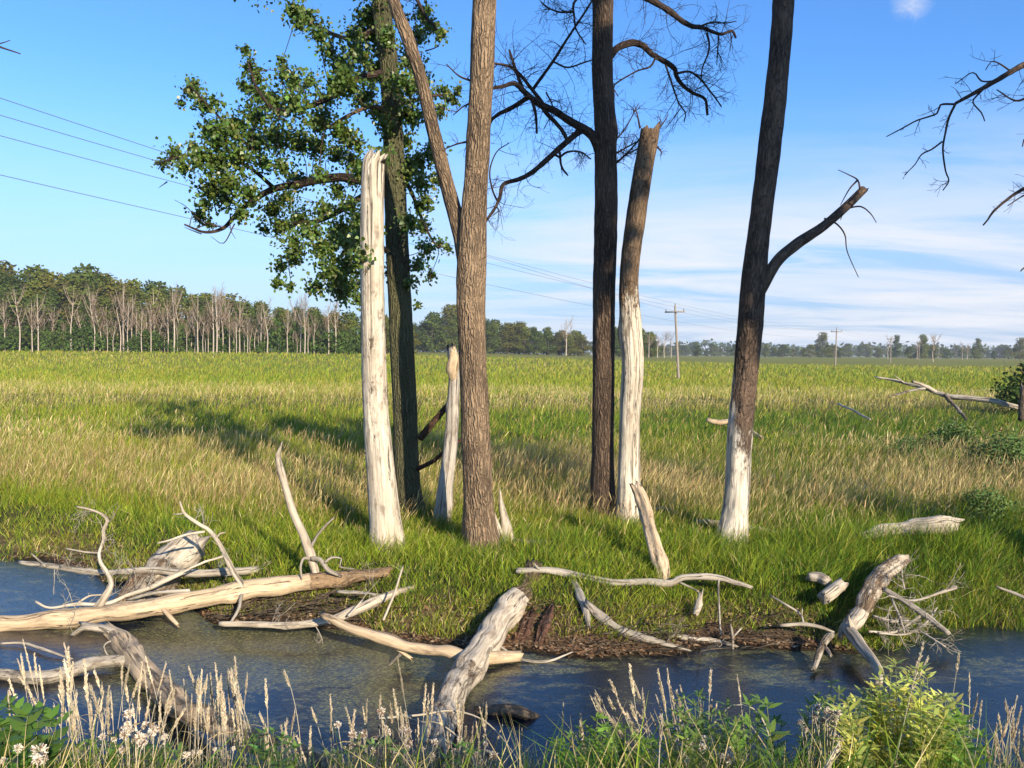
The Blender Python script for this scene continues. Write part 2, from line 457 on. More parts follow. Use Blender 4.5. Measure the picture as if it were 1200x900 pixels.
# ------------------------------------------------------------------ ground
def axis(fine0, fine1, st, lo, hi, g=1.18):
    a = list(np.arange(fine0, fine1 + 1e-6, st))
    x, s = fine1, st
    while x < hi: s *= g; x += s; a.append(x)
    b = []; x, s = fine0, st
    while x > lo: s *= g; x -= s; b.append(x)
    return np.array(b[::-1] + a)
gx = axis(-14, 14, .16, -3200, 3200); gy = axis(2, 19, .13, -120, 4200)
XX, YY = np.meshgrid(gx, gy, indexing='ij')
ZZ = hgt(XX, YY)
nx, ny = XX.shape
I = np.arange(nx * ny).reshape(nx, ny)
GF = np.stack([I[:-1, :-1], I[1:, :-1], I[1:, 1:], I[:-1, 1:]], -1).reshape(-1, 4)
tt = (YY - shore(XX)); mud = np.where(YY > 8, 1 - sst(.25, 1.0, tt + .25 * lumps(XX * 2, YY * 2)), 1 - sst(.1, .9, near_shore(XX) - YY))
m, nt = new_mat('ground_soil_and_turf'); N = NT(nt)
oc = N.n('ShaderNodeTexCoord').outputs['Object']
mu = N.n('ShaderNodeAttribute', attribute_name='mud').outputs['Fac']
sy = N.n('ShaderNodeSeparateXYZ', {0: oc}).outputs[1]
a1 = N.noise(N.smap(oc, (.25, 1, 1)), .035, 5, .6)
a2 = N.noise(N.smap(oc, (.35, 1, 1)), .45, 6, .7)
a3 = N.noise(oc, 6, 5, .7)
near = N.mix(N.ramp(a3, [(.3, 0.0), (.7, 1.0)]), (.025, .030, .010), (.07, .06, .024))
fg = N.mix(N.ramp(a1, [(.35, 0.0), (.65, 1.0)]), (.135, .160, .022), (.215, .185, .040))
fg = N.mix(N.math('MULTIPLY', N.ramp(a2, [(.35, 1.0), (.6, 0.0)]), .45), fg, (.065, .085, .016))
fr = N.n('ShaderNodeMapRange', {0: sy, 1: 45.0, 2: 110.0, 3: 0.0, 4: 1.0}).outputs[0]
tur = N.mix(fr, near, fg)
mc = N.mix(N.ramp(a3, [(.3, 0.0), (.7, 1.0)]), (.060, .040, .024), (.20, .13, .075))
gc = N.mix(mu, tur, mc)
wet = N.n('ShaderNodeMapRange', {0: N.n('ShaderNodeSeparateXYZ', {0: oc}).outputs[2], 1: WATER + .10, 2: WATER + .02, 3: 0.0, 4: 1.0}).outputs[0]
gc = N.mix(wet, gc, (.030, .022, .014))
ht = N.math('ADD', a3, N.math('MULTIPLY', N.noise(oc, 40, 4, .7), .4))
ht2 = N.fmix(fr, ht, N.math('MULTIPLY', a2, 4.0))
p = N.n('ShaderNodeBsdfPrincipled', {'Base Color': gc, 'Roughness': N.fmix(wet, .92, .4), 'Normal': N.n('ShaderNodeBump', {'Height': ht2, 'Distance': .06}).outputs[0]})
p.inputs['Specular IOR Level'].default_value = .12
N.out(p.outputs[0])
me = npmesh('ground', np.stack([XX, YY, ZZ], -1).reshape(-1, 3), GF, True, mud=mud.ravel())
tag(link('ground', me, m), kind='structure')

# water sheet
m, nt = new_mat('stream_water'); N = NT(nt)
oc = N.n('ShaderNodeTexCoord').outputs['Object']
sx = N.n('ShaderNodeSeparateXYZ', {0: oc})
rp = N.noise(N.smap(oc, (1, 1.7, 1)), 6.5, 4, .62, .6)
rp2 = N.noise(N.smap(oc, (1, 1.5, 1)), 38, 3, .6, .3)
hh = N.math('ADD', N.math('MULTIPLY', rp, .55), N.math('MULTIPLY', rp2, .40))
sc1 = N.noise(N.smap(oc, (.5, 1.1, 1)), 1.5, 6, .68, .6)
sc2 = N.noise(N.smap(oc, (.55, 1.2, 1)), 10, 5, .7)
lf = N.n('ShaderNodeMapRange', {0: N.math('ABSOLUTE', N.math('ADD', sx.outputs[0], 2.6)), 1: 3.4, 2: 1.2, 3: 0.0, 4: 1.0}, interpolation_type='SMOOTHSTEP').outputs[0]
fy = N.n('ShaderNodeMapRange', {0: sx.outputs[1], 1: 7.2, 2: 9.0, 3: -.03, 4: .10}).outputs[0]
scv = N.math('ADD', N.math('ADD', N.math('MULTIPLY', sc1, .62), N.math('MULTIPLY', sc2, .38)), N.math('ADD', N.math('MULTIPLY', lf, .13), fy))
spk = N.ramp(N.noise(N.smap(oc, (1, 2.0, 1)), 26, 4, .75), [(.50, 0.0), (.62, 1.0)])
scm = N.math('MULTIPLY', N.ramp(scv, [(.61, 0.0), (.68, 1.0)]), N.math('ADD', N.math('MULTIPLY', spk, .72), .16))
wc = N.mix(scm, (.006, .010, .016), (.26, .25, .09))
dk = N.ramp(N.noise(N.smap(oc, (1, 2.4, 1)), 17, 5, .72), [(.56, 0.0), (.63, .9)])
wc = N.mix(dk, wc, (.016, .014, .009))
wr = N.math('MAXIMUM', N.fmix(scm, .03, .5), N.math('MULTIPLY', dk, .55))
p = N.n('ShaderNodeBsdfPrincipled', {'Base Color': wc, 'Roughness': wr, 'IOR': 1.50,
        'Normal': N.n('ShaderNodeBump', {'Height': hh, 'Distance': .0062, 'Strength': 1.0}).outputs[0]})
N.out(p.outputs[0])
wx = np.linspace(-45, 45, 31); wy = np.linspace(5.2, 26, 12)
A, B = np.meshgrid(wx, wy, indexing='ij'); J = np.arange(A.size).reshape(A.shape)
WF = np.stack([J[:-1, :-1], J[1:, :-1], J[1:, 1:], J[:-1, 1:]], -1).reshape(-1, 4)
tag(link('water', npmesh('water', np.stack([A, B, np.full_like(A, WATER)], -1).reshape(-1, 3), WF), m), kind='structure')

# ------------------------------------------------------------------ the standing trees by the stream
def px_path(base, pts):
    """polyline: (px, py, depth)"""
    return np.array([at(*p) for p in pts])
def pr(wpx, Y): return wpx * Y / FP / 2
def trunk(root, name, mat, pts, widths, loc, seg=40, step=.055, rough=.07, bare=0.0, jag=0.0, flare=.42, knots=3):
    mb = MB(); P = px_path(None, pts)
    P[0][2] = hgt(P[0][0], P[0][1]) - .15
    R = [pr(wd, p[2]) for wd, p in zip(widths, pts)]
    tube(mb, P, R, seg, step, rough, bare, jag, 0, flare, knots)
    mb.build(name, mat, root, loc)
    return P, R
def limb(root, name, mat, pts, w0, w1, loc, ntw=8, L=.8, depth=2, seg=10, curl=1.2, bare=0.0, rough=.10, jag=0.0, r=.007, up=0.0, kids=3):
    mb = MB(); P = px_path(None, pts)
    Yd = np.mean([p[2] for p in pts])
    R = np.linspace(pr(w0, Yd), pr(w1, Yd), len(P))
    tube(mb, P, R, seg, .06, rough, bare, jag)
    if ntw: strew(mb, P, R, ntw, L, curl, depth, .15, r, up, bare, kids)
    mb.build(name, mat, root, loc)
    return P, R
def base_of(px, py): 
    g = G(px, py); return np.array([g[0], g[1], float(hgt(g[0], g[1]))])
def zbare(z0, z1):
    """1 low on the trunk, 0 above"""
    return lambda f, a, q: float(np.clip((z1 - q[2]) / (z1 - z0), 0, 1))
tY = lambda py: 3.2 * 900 / (py - 414)

# --- T1 barkless snag
D = tY(642) + .05; b = base_of(452, 642)
t = thing('dead_snag', b, 'tall white barkless dead trunk with a jagged broken top, beside the leafy tree', 'dead tree')
trunk(t, 'trunk', M_SNAG, [(455, 652, D), (447, 560, D), (440, 470, D), (437, 380, D), (436, 290, D), (437, 200, D), (440, 186, D)], [40, 33, 29, 27, 27, 26, 24], b, seg=40,
      bare=lambda f, a, q: 1.0 if q[2] < 2.0 else (.62 if q[2] < 4.6 else .85), rough=.06, jag=.20, flare=.30, knots=0)

# --- T3 brown forked trunk
D3 = tY(645); b = base_of(565, 645)
t = thing('forked_tree', b, 'stout brown furrowed trunk that forks low to the left, in front of the leafy tree', 'tree')
trunk(t, 'trunk', M_BARK, [(567, 655, D3), (562, 600, D3), (557, 500, D3), (553, 400, D3), (552, 320, D3), (557, 220, D3), (563, 120, D3), (568, 0, D3), (574, -150, D3), (570, -330, D3)],
      [40, 36, 33, 32, 35, 28, 28, 27, 24, 20], b, seg=44, rough=.08)
F3 = [(549, 330, D3 + .05), (541, 280, D3 + .1), (526, 225, D3 + .2), (508, 155, D3 + .3), (494, 95, D3 + .35), (476, 40, D3 + .4), (461, 0, D3 + .5), (440, -90, D3 + .7), (425, -200, D3 + .9)]
mb = MB(); PF3 = px_path(None, F3)
tube(mb, PF3, [pr(x, D3) for x in (22, 19, 17, 16, 15, 15, 14, 11, 7)], 28, .055, .09, knots=2)
mb.build('fork_stem', M_BARK, t, b)
limb(t, 'limb', M_BARK, [(574, -120, D3), (620, -190, D3 + .4), (660, -280, D3 + 1), (680, -380, D3 + 1.2)], 14, 5, b, 10, 1.0)
for k, (x, y, dx, dy) in enumerate([(556, 165, -40, 12), (553, 95, -30, -20), (556, 120, -25, 15)]):
    limb(t, 'twig', M_TWIG, [(x, y, D3), (x + dx * .5, y + dy * .3, D3 + .1), (x + dx, y + dy, D3 + .3)], 3, 1.2, b, 4, .35, 1, 6)
# --- splintered remains at its foot
b = base_of(597, 638); Dq = b[1]
t = thing('splintered_stump', b, 'pale splintered stump with one tall spike at the foot of the forked trunk', 'stump')
mb = MB()
tube(mb, px_path(None, [(597, 645, Dq), (593, 620, Dq), (588, 596, Dq), (586, 577, Dq)]), [pr(18, Dq), pr(14, Dq), pr(8, Dq), pr(2, Dq)], 16, .04, .25, .9, .1, 0, .3)
tube(mb, px_path(None, [(590, 640, Dq - .05), (584, 620, Dq - .05), (579, 602, Dq - .05)]), [pr(10, Dq), pr(8, Dq), pr(3, Dq)], 12, .04, .25, .5, .1, 0, .3)
mb.build('stump', M_DRIFT, t, b)

# --- T2 leafy tree
D2 = tY(609); b = base_of(478, 609)
t = thing('leafy_tree', b, 'living tree with green bark and a leafy crown spreading left over the field', 'tree')
P2, R2 = trunk(t, 'trunk', M_BARKG, [(480, 618, D2), (477, 560, D2), (474, 470, D2), (470, 380, D2), (466, 300, D2), (463, 220, D2), (460, 140, D2), (455, 70, D2), (447, 10, D2), (440, -80, D2 + .1), (430, -190, D2 + .2), (432, -320, D2 + .3)],
      [36, 30, 28, 28, 27, 25, 23, 22, 21, 17, 12, 5], b, seg=40, rough=.06)
LIMBS2 = [
  ([(462, 222, D2), (430, 212, D2 + .0), (395, 208, D2 + .1), (360, 214, D2 + .2), (322, 221, D2 + .2), (300, 233, D2 + .1), (280, 248, D2 - .1), (262, 267, D2 - .2), (240, 272, D2 - .3), (216, 263, D2 - .4)], 13, 2),
  ([(464, 215, D2), (428, 229, D2 + .3), (398, 247, D2 + .5), (372, 259, D2 + .7), (345, 262, D2 + .9), (322, 272, D2 + 1.0)], 10, 3),
  ([(458, 143, D2), (453, 132, D2 - .2), (444, 126, D2 - .35), (430, 126, D2 - .45), (405, 137, D2 - .6), (380, 152, D2 - .8)], 7, 3),
  ([(456, 85, D2), (420, 92, D2 - .4), (385, 115, D2 - .8), (350, 128, D2 - 1.0), (322, 128, D2 - 1.1), (302, 105, D2 - 1.2), (290, 72, D2 - 1.2)], 9, 2),
  ([(449, 30, D2), (410, 45, D2 + .4), (370, 30, D2 + .7), (340, 8, D2 + .9)], 7, 2),
  ([(458, 125, D2), (486, 118, D2 + .5), (510, 112, D2 + .7), (532, 112, D2 + .8)], 6, 2),
  ([(463, 190, D2), (482, 225, D2 + .8), (498, 265, D2 + 1.0), (512, 290, D2 + 1.1)], 6, 2),
  ([(466, 300, D2), (430, 285, D2 + .6), (400, 300, D2 + 1.0), (372, 325, D2 + 1.2)], 7, 2),
  ([(322, 221, D2 + .2), (290, 195, D2 - .1), (250, 182, D2 - .3), (215, 183, D2 - .4), (190, 190, D2 - .4)], 5, 2),
  ([(300, 180, D2 - .1), (275, 155, D2 - .5), (248, 128, D2 - .7), (222, 100, D2 - .8)], 4, 1.5),
  ([(447, 10, D2), (478, -10, D2 - .3), (500, 20, D2 - .5), (512, 35, D2 - .6)], 6, 2),
  ([(440, -80, D2), (400, -130, D2), (350, -170, D2 + .3), (300, -220, D2 + .5)], 9, 3),
  ([(432, -150, D2), (470, -220, D2 - .4), (500, -290, D2 - .6)], 8, 3),
]
LP = []
for pts, w0, w1 in LIMBS2:
    P, R = limb(t, 'limb', M_BARKD if w0 != 7 else M_BARK, pts, w0, w1, b, 3, .4, 1, 8)
    Q, S = spline(P, R, .1); LP.append(Q)
LPA = np.concatenate(LP + [PF3])
CL = [(225,105,13),(238,121,15),(251,118,8),(213,120,7),(228,98,9),(288,58,8),(292,75,11),(299,88,13),(286,98,9),(331,70,8),(333,85,12),(345,95,16),(362,95,12),
(305,108,19),(320,120,22),(300,135,20),(345,120,22),(280,145,18),(262,150,18),(245,152,15),(255,165,18),(205,180,15),(190,190,9),(215,195,13),(235,185,19),(225,170,8),
(255,190,24),(280,180,24),(300,165,24),(325,160,24),(350,165,21),(250,220,19),(270,215,21),(290,225,18),(262,232,15),(240,238,12),(235,252,12),(245,262,7),(285,250,11),
(320,245,19),(335,230,14),(350,210,17),(310,190,14),(330,195,13),(310,268,9),(330,265,17),(350,255,19),(345,285,16),(345,300,15),(330,310,12),(365,270,17),(325,330,10),(340,337,6),
(380,290,23),(400,270,24),(390,320,21),(410,310,20),(370,335,13),(400,343,17),(420,350,11),(415,285,16),(380,245,16),(410,240,16),(395,222,15),(375,205,12),
(370,170,20),(395,180,17),(420,200,13),(375,140,19),(400,150,15),(420,168,11),(345,10,15),(360,20,15),(375,40,15),(350,28,11),(385,60,15),(400,75,19),(410,95,19),(395,100,19),(380,115,15),
(420,60,22),(435,40,22),(430,20,20),(440,80,18),(445,5,18),(415,40,13),(450,60,16),(478,70,18),(490,40,16),(495,15,16),(505,30,14),(518,38,11),(485,100,18),(500,110,14),(520,105,13),(530,115,11),(515,130,12),(537,102,6),
(485,135,16),(475,165,16),(490,190,15),(505,175,9),(510,210,11),(500,235,13),(495,265,13),(500,290,13),(515,285,9),(490,310,13),(505,322,9),(525,290,7),(480,330,10),(490,357,7),(432,110,13),(440,130,9),
(420,265,14),(425,300,14),(428,330,12),(440,20,14),(470,20,12),(465,95,12),(455,40,14)]
top = [(rng.uniform(392, 508), rng.uniform(60, 335), rng.uniform(11, 17)) for _ in range(34)]
for _ in range(46):
    top.append((rng.uniform(290, 540), rng.uniform(-330, -25), rng.uniform(16, 26)))
lb = LB(); tb = MB()
for (x, y, r) in CL + top:
    dy = D2 + (.35 if x > 465 else 0) + rng.normal() * .75
    if x < 300: dy = D2 - .3 + rng.normal() * .5
    c = at(x, y, dy); rr = r * D2 / FP
    k = int(1.35 * r * r) + 14
    q = c + unit(k) * (rr * np.minimum(np.abs(rng.normal(0, .62, (k, 1))), 1.5)) * np.array([1, 1.25, 1])
    nrm = unit(k) + np.array([.1, -.35, .5]); d = unit(k) + np.array([0, 0, -.9])
    sd_ = np.cross(d, nrm)
    L = rng.uniform(.042, .088, k); col = vary((.088, .140, .026), k, .28, .10)
    yl = rng.random(k) < .09; col[yl] = vary((.17, .18, .040), int(yl.sum()), .2)
    V, F, C = strips(q, d, sd_, L, L * .92, unit(k) * .15, LEAFP, col); lb.add(V, F, C)
    i = np.argmin(((LPA - c) ** 2).sum(1)); p0 = LPA[i]
    mid = (p0 + c) / 2 + rng.normal(size=3) * .08
    ln = np.linalg.norm(c - p0)
    if ln > .1 and ln < 1.2:
        e = c + (c - p0) / ln * rr * .6
        P = [p0, mid, c, e]; tube(tb, P, [.010, .008, .006, .003], 4, .15, 0)
        for _ in range(3):
            twig(tb, c + rng.normal(size=3) * rr * .2, unit(1)[0], rr * 1.1, .004, 0)
cr = lb.build('crown', M_LEAF, t, b)
tb.build('twigs', M_TWIG, t, b)
for pts in [[(262, 267), (235, 258), (218, 242), (204, 234)], [(275, 262), (262, 285), (247, 277)], [(270, 250), (270, 268), (276, 280)], [(236, 274), (225, 270), (216, 266)], [(337, 290), (339, 318), (341, 330)], [(505, 330), (500, 300)], [(196, 213), (186, 220)], [(498, 60), (512, 55), (517, 48)]]:
    mb = MB(); tube(mb, px_path(None, [(x, y, D2 - .3) for x, y in pts]), np.linspace(.014, .004, len(pts)), 5, .08, 0)
    mb.build('bare_twig', M_TWIG, t, b)

# --- T4 grey snag with leaning reddish branches
D4 = tY(617); b = base_of(519, 617)
t = thing('short_snag', b, 'short grey broken snag with a pale splintered knob on top, left of the forked trunk', 'dead tree')
trunk(t, 'trunk', M_GREY, [(517, 624, D4), (522, 570, D4), (528, 520, D4), (531, 470, D4), (532, 440, D4), (530, 415, D4)], [22, 18, 17, 13, 12, 11], b, 24, .05, .12, 1.0, .22, .2, 2)
mb = MB(); tube(mb, px_path(None, [(532, 445, D4 - .02), (530, 432, D4 - .05), (532, 420, D4 - .05), (531, 408, D4 - .03)]), [pr(9, D4), pr(15, D4), pr(13, D4), pr(5, D4)], 16, .03, .2, 1.0, .12)
mb.build('splintered_top', M_DRIFTB, t, b)
for nm, pts, lab in (('leaning_branch', [(493, 513, D4 + .5), (510, 492, D4 + .35), (529, 470, D4 + .15)], 'red brown broken branch leaning on the upper part of the short grey snag'),
                ('leaning_branch', [(490, 549, D4 + .4), (508, 540, D4 + .3), (522, 528, D4 + .2), (546, 512, D4 + .2)], 'thin red brown broken branch crossing the lower part of the short grey snag')):
    mb = MB(); P = px_path(None, pts); tube(mb, P, np.linspace(pr(9, D4), pr(6, D4), len(P)) if '492' in str(pts) else np.linspace(pr(6, D4), pr(4, D4), len(P)), 12, .05, .2, .3, .15, .1)
    tag(mb.build(nm, M_ROT, None, P[0]), lab, 'branch', 'red brown branches on the short snag')

# --- T5 dead tree with many branches
D5 = tY(612); b = base_of(708, 612)
t = thing('dead_tree', b, 'tall dark dead tree with crooked bare branches on both sides, beside the half stripped snag', 'dead tree')
trunk(t, 'trunk', M_BARKSHADE, [(709, 620, D5), (707, 560, D5), (707, 460, D5), (708, 350, D5), (710, 250, D5), (709, 160, D5), (706, 80, D5), (706, 0, D5), (704, -130, D5), (700, -300, D5)],
      [30, 26, 25, 26, 26, 25, 24, 24, 21, 15], b, 40, rough=.07)
def L5(pts, w0, w1, n=9, L=.55, dj=0.0, depth=2, r=.0075, curl=1.2):
    n = int(n * 1.9) + 1; L *= 1.4
    m_ = len(pts)
    limb(t, 'limb', M_BARKD, [(x, y, D5 + dj * i / (m_ - 1)) for i, (x, y) in enumerate(pts)], w0, w1, b, n, L, depth, 10 if w0 > 5 else 6, curl, 0, .14, .03, r)
L5([(705, 183), (692, 158), (668, 142), (650, 130), (632, 122), (615, 108), (603, 98), (590, 101), (573, 104)], 11, 3.5, 10, .6, -.8)
L5([(616, 112), (609, 95), (602, 75), (597, 59)], 5, 2.5, 5, .6, -.2)
L5([(636, 121), (622, 103), (610, 88), (598, 78), (577, 74)], 5, 2.5, 8, .7, -.5)
L5([(622, 112), (600, 126), (584, 134), (575, 142), (572, 156)], 6, 3, 5, .5, .5)
L5([(628, 114), (640, 132), (655, 148), (663, 160), (664, 168)], 5.5, 4, 4, .3, -.3)
L5([(624, 118), (628, 136), (629, 156)], 4, 2.5, 2, .25)
L5([(704, 170), (690, 153), (680, 154), (660, 170), (640, 188), (622, 203), (608, 210), (590, 216), (586, 230), (580, 244), (568, 261)], 8.5, 3, 14, .5, -.6)
L5([(648, 178), (655, 184), (665, 178), (680, 178), (692, 186)], 3.5, 1.5, 6, .3)
L5([(656, 178), (658, 195), (665, 205)], 3, 2, 1, .2)
L5([(584, 238), (577, 222), (574, 200), (582, 178), (596, 168)], 2.5, 1, 2, .3, -.2)
L5([(625, 104), (648, 72), (665, 45), (685, 15), (700, -10)], 4, 1.8, 9, .5, -.6)
L5([(648, 72), (665, 79), (685, 73), (704, 67)], 2.5, 1.5, 4, .35)
L5([(640, 108), (648, 128), (638, 150)], 2, 1, 3, .3)
L5([(710, 80), (716, 64), (728, 54), (742, 50), (754, 54), (765, 64), (779, 72), (790, 80), (793, 90), (800, 100), (812, 109), (826, 116), (829, 134)], 9, 3, 16, .55, .7)
L5([(793, 86), (808, 84), (820, 92), (830, 104), (845, 124)], 3, 1.5, 10, .45, .6)
L5([(768, 68), (762, 78), (745, 84), (720, 100), (724, 112)], 2.5, 1.2, 5, .4, .2)
L5([(780, 76), (788, 100), (795, 120), (803, 132), (802, 142)], 2.5, 1.2, 7, .45, .3)
L5([(706, -45), (730, -25), (752, -6), (770, 4), (786, 14), (800, 25), (812, 31), (822, 32), (832, 36), (845, 40), (858, 36), (862, 44)], 9, 2.5, 15, .5, .6)
L5([(828, 38), (831, 50), (830, 62), (823, 80), (822, 92)], 3, 1.3, 5, .4, .2)
L5([(820, 31), (835, 26), (850, 27), (862, 25)], 2.5, 1.2, 5, .35, .2)
L5([(842, 40), (841, 60), (840, 75)], 2, 1, 3, .35, .2)
L5([(703, -40), (688, -10), (680, -5), (672, 5), (673, 20), (675, 34), (685, 50)], 4, 1.8, 9, .5, -.4)
L5([(672, 14), (655, 14), (640, 8), (634, 2)], 3, 1.3, 6, .35, -.2)
L5([(718, 194), (728, 186), (740, 174), (752, 160)], 3, 1.6, 6, .35, -.1)
L5([(718, 182), (732, 174), (750, 164)], 2.5, 1.4, 4, .3)
L5([(718, 168), (733, 150), (748, 122)], 2, 1, 4, .4)
L5([(700, -100), (650, -160), (600, -230), (580, -300)], 9, 3, 10, 1.0, -.5)
L5([(703, -150), (760, -200), (800, -280), (820, -350)], 9, 3, 10, 1.0, .5)

# --- T6 half stripped snag
D6 = tY(617); b = base_of(738, 617)
t = thing('half_stripped_snag', b, 'broken snag with dark bark on the upper half and bare white wood below', 'dead tree')
trunk(t, 'trunk', M_SNAG, [(737, 625, D6), (737, 560, D6), (738, 490, D6), (741, 430, D6), (739, 385, D6), (737, 330, D6), (744, 260, D6), (753, 205, D6), (761, 160, D6), (762, 154, D6)], [32, 26, 24, 26, 25, 22, 23, 22, 22, 21], b, 40,
      bare=lambda f, a, q: float(np.clip((5.05 - q[2]) / 1.5, 0, 1) * .75 + (.3 if q[2] < 3.3 else 0)) if q[2] < 7.35 else .55, rough=.08, jag=.16, flare=.3, knots=4)
for pts in [[(752, 172), (740, 178), (728, 186)], [(766, 158), (776, 146), (783, 134)], [(770, 172), (775, 178), (774, 184)], [(750, 150), (747, 135), (744, 124)]]:
    P = px_path(None, [(x, y, D6) for x, y in pts]); mb = MB(); tube(mb, P, np.linspace(.02, .006, 3), 6, .06, .1); strew(mb, P, [.01] * 3, 4, .3, 1.2, 1)
    mb.build('twig', M_TWIG, t, b)

# --- T7 right trunk with broken limb
D7 = tY(640) + .3; b = base_of(857, 638)
t = thing('broken_limb_tree', b, 'rightmost standing trunk, bark stripped white at the foot, one broken limb rising to the right', 'dead tree')
trunk(t, 'trunk', M_BARKSHADE, [(856, 650, D7), (862, 590, D7), (867, 510, D7), (874, 440, D7), (879, 380, D7), (883, 330, D7), (892, 250, D7), (901, 180, D7), (910, 100, D7), (919, 0, D7), (930, -140, D7), (934, -300, D7)],
      [36, 30, 29, 28, 29, 28, 24, 26, 24, 23, 20, 13], b, 44, bare=lambda f, a, q: float(np.clip((3.6 - q[2] + .9 * math.cos(a + 1.2)) / 2.4, 0, 1)), rough=.08)
P, R = limb(t, 'broken_limb', M_BARKSHADE, [(884, 352, D7), (897, 328, D7), (912, 304, D7), (935, 285, D7 + .1), (965, 265, D7 + .15), (990, 244, D7 + .2), (1012, 222, D7 + .3)], 15, 9, b, 0, jag=.06, seg=20, rough=.12)
for pts in [[(1008, 222), (1005, 211), (995, 205), (982, 199)], [(1004, 212), (995, 222), (985, 240)], [(966, 256), (980, 262), (990, 275), (993, 295), (1006, 325)], [(990, 245), (1008, 242), (1020, 250), (1027, 261)], [(997, 238), (988, 250), (985, 258)]]:
    mb = MB(); tube(mb, px_path(None, [(x, y, D7 + .2) for x, y in pts]), np.linspace(.018, .006, len(pts)), 5, .06, .1)
    mb.build('twig', M_TWIG, t, b)
limb(t, 'limb', M_BARK, [(932, -180, D7), (980, -240, D7), (1020, -330, D7)], 10, 4, b, 10, .8)

# --- trees standing outside the frame whose branches reach in
b = np.array([9.6, 11.2, 0.0]); DR = 11.0
t = thing('overhanging_tree', b, 'dead tree beyond the right edge, bare drooping branches reaching into the sky', 'dead tree')
mb = MB(); tube(mb, [b + (0, 0, -.2), b + (.1, 0, 3), b + (0, .1, 6), b + (.3, 0, 10), b + (.2, .2, 13)], [.26, .2, .18, .14, .06], 24, .1, .08, 0, 0, 0, .3); mb.build('trunk', M_BARKD, t, b)
def LR(pts, w0, w1, n, L, r=.006, up=0.0):
    limb(t, 'limb', M_BARKD, [(x, y, DR) for x, y in pts], w0, w1, b, n, L, 1, 8, .7, 0, .12, 0, r, up)
LR([(1385, -30), (1330, 10), (1270, 45), (1200, 76), (1170, 93), (1140, 110), (1120, 121)], 10, 3.5, 9, .5)
LR([(1120, 121), (1112, 138), (1108, 155), (1105, 175), (1108, 200), (1112, 212), (1105, 223)], 3, 1.3, 8, .28)
LR([(1120, 122), (1102, 123), (1098, 133), (1075, 141), (1058, 150), (1039, 160)], 2.6, 1.2, 4, .25)
LR([(1104, 166), (1092, 175), (1080, 181), (1072, 193), (1060, 205)], 2.2, 1, 4, .2)
LR([(1155, 102), (1145, 112), (1140, 120), (1150, 132), (1154, 142)], 2.4, 1.2, 3, .2)
LR([(1165, 95), (1150, 95), (1140, 85), (1120, 98)], 2.2, 1, 4, .25)
LR([(1185, 84), (1172, 75), (1162, 72), (1155, 82)], 2, 1, 3, .3)
LR([(1330, 150), (1260, 190), (1200, 221), (1180, 234), (1164, 248), (1158, 257), (1152, 264)], 5, 1.6, 6, .3)
LR([(1300, 190), (1220, 222), (1200, 229), (1181, 241)], 3, 1.2, 4, .3)
LR([(1330, 60), (1260, 100), (1210, 112), (1190, 118), (1168, 105)], 5, 1.3, 9, .5)
LR([(1330, 120), (1250, 150), (1205, 160), (1198, 172)], 3, 1.2, 6, .45)
LR([(1340, 250), (1260, 270), (1205, 310), (1196, 318)], 4, 1.2, 8, .4)
b = np.array([-9.4, 10.6, 0.0])
t = thing('overhanging_tree', b, 'bare tree beyond the left edge, one dark twig tip showing high in the sky', 'dead tree')
mb = MB(); tube(mb, [b + (0, 0, -.3), b + (.1, 0, 3), b + (0, .1, 6), b + (-.2, 0, 10)], [.2, .17, .14, .06], 20, .1, .08, 0, 0, 0, .3); mb.build('trunk', M_BARKD, t, b)
mb = MB(); P = px_path(None, [(-190, -20, 10.5), (-90, 20, 10.6), (-20, 48, 10.7), (24, 63, 10.8)]); tube(mb, P, [.06, .04, .018, .008], 6, .08, .1)
tube(mb, px_path(None, [(-20, 52, 10.7), (0, 51, 10.7), (12, 47, 10.7)]), [.012, .009, .005], 5, .08, .1); mb.build('limb', M_BARKD, t, b)
# ------------------------------------------------------------------ fallen logs and driftwood
def log(name, label, cat, pts, widths, mat, bare=1.0, seg=24, step=.06, rough=.1, jag=0.0, jag0=0.0, knots=3, group=None, extra=(), tw=0, twL=.3):
    """pts: (px,py,depth) or (px,py,None,lift) lying on the ground"""
    P = []
    for p in pts:
        P.append(G(p[0], p[1], p[3]) if len(p) == 4 else at(*p))
    P = np.array(P); R = [wd * p[1] / FP / 2 for wd, p in zip(widths, P)]
    loc = P[0].copy()
    root = thing(name, loc, label, cat, group) if extra or tw else None
    mb = MB(); tube(mb, P, R, seg, step, rough * 1.5, bare, max(jag, R[-1] * .9), max(jag0, R[0] * .7), 0, knots, .22 if max(R) > .05 else .7)
    o = mb.build('log' if root and 'log' in name else ('stem' if root else name), mat, root, loc)
    if root is None: tag(o, label, cat, group)
    for (nm, ep, ws, mt, ba) in extra:
        mb = MB(); Q = np.array([G(p[0], p[1], p[3]) if len(p) == 4 else at(*p) for p in ep])
        tube(mb, Q, [wd * q[1] / FP / 2 for wd, q in zip(ws, Q)], 14 if ws[0] > 5 else 7, .05, .18, ba, .05, 0, 0, 0, .6)
        mb.build(nm, mt, root, loc)
    if tw:
        mb = MB(); strew(mb, P, R, tw, twL * 1.25, 1.4, 2 if R[0] < .06 else 1, .1, .0075, .1, 1.0); mb.build('twigs', M_DRIFTG, root, loc)
    return root or o, P

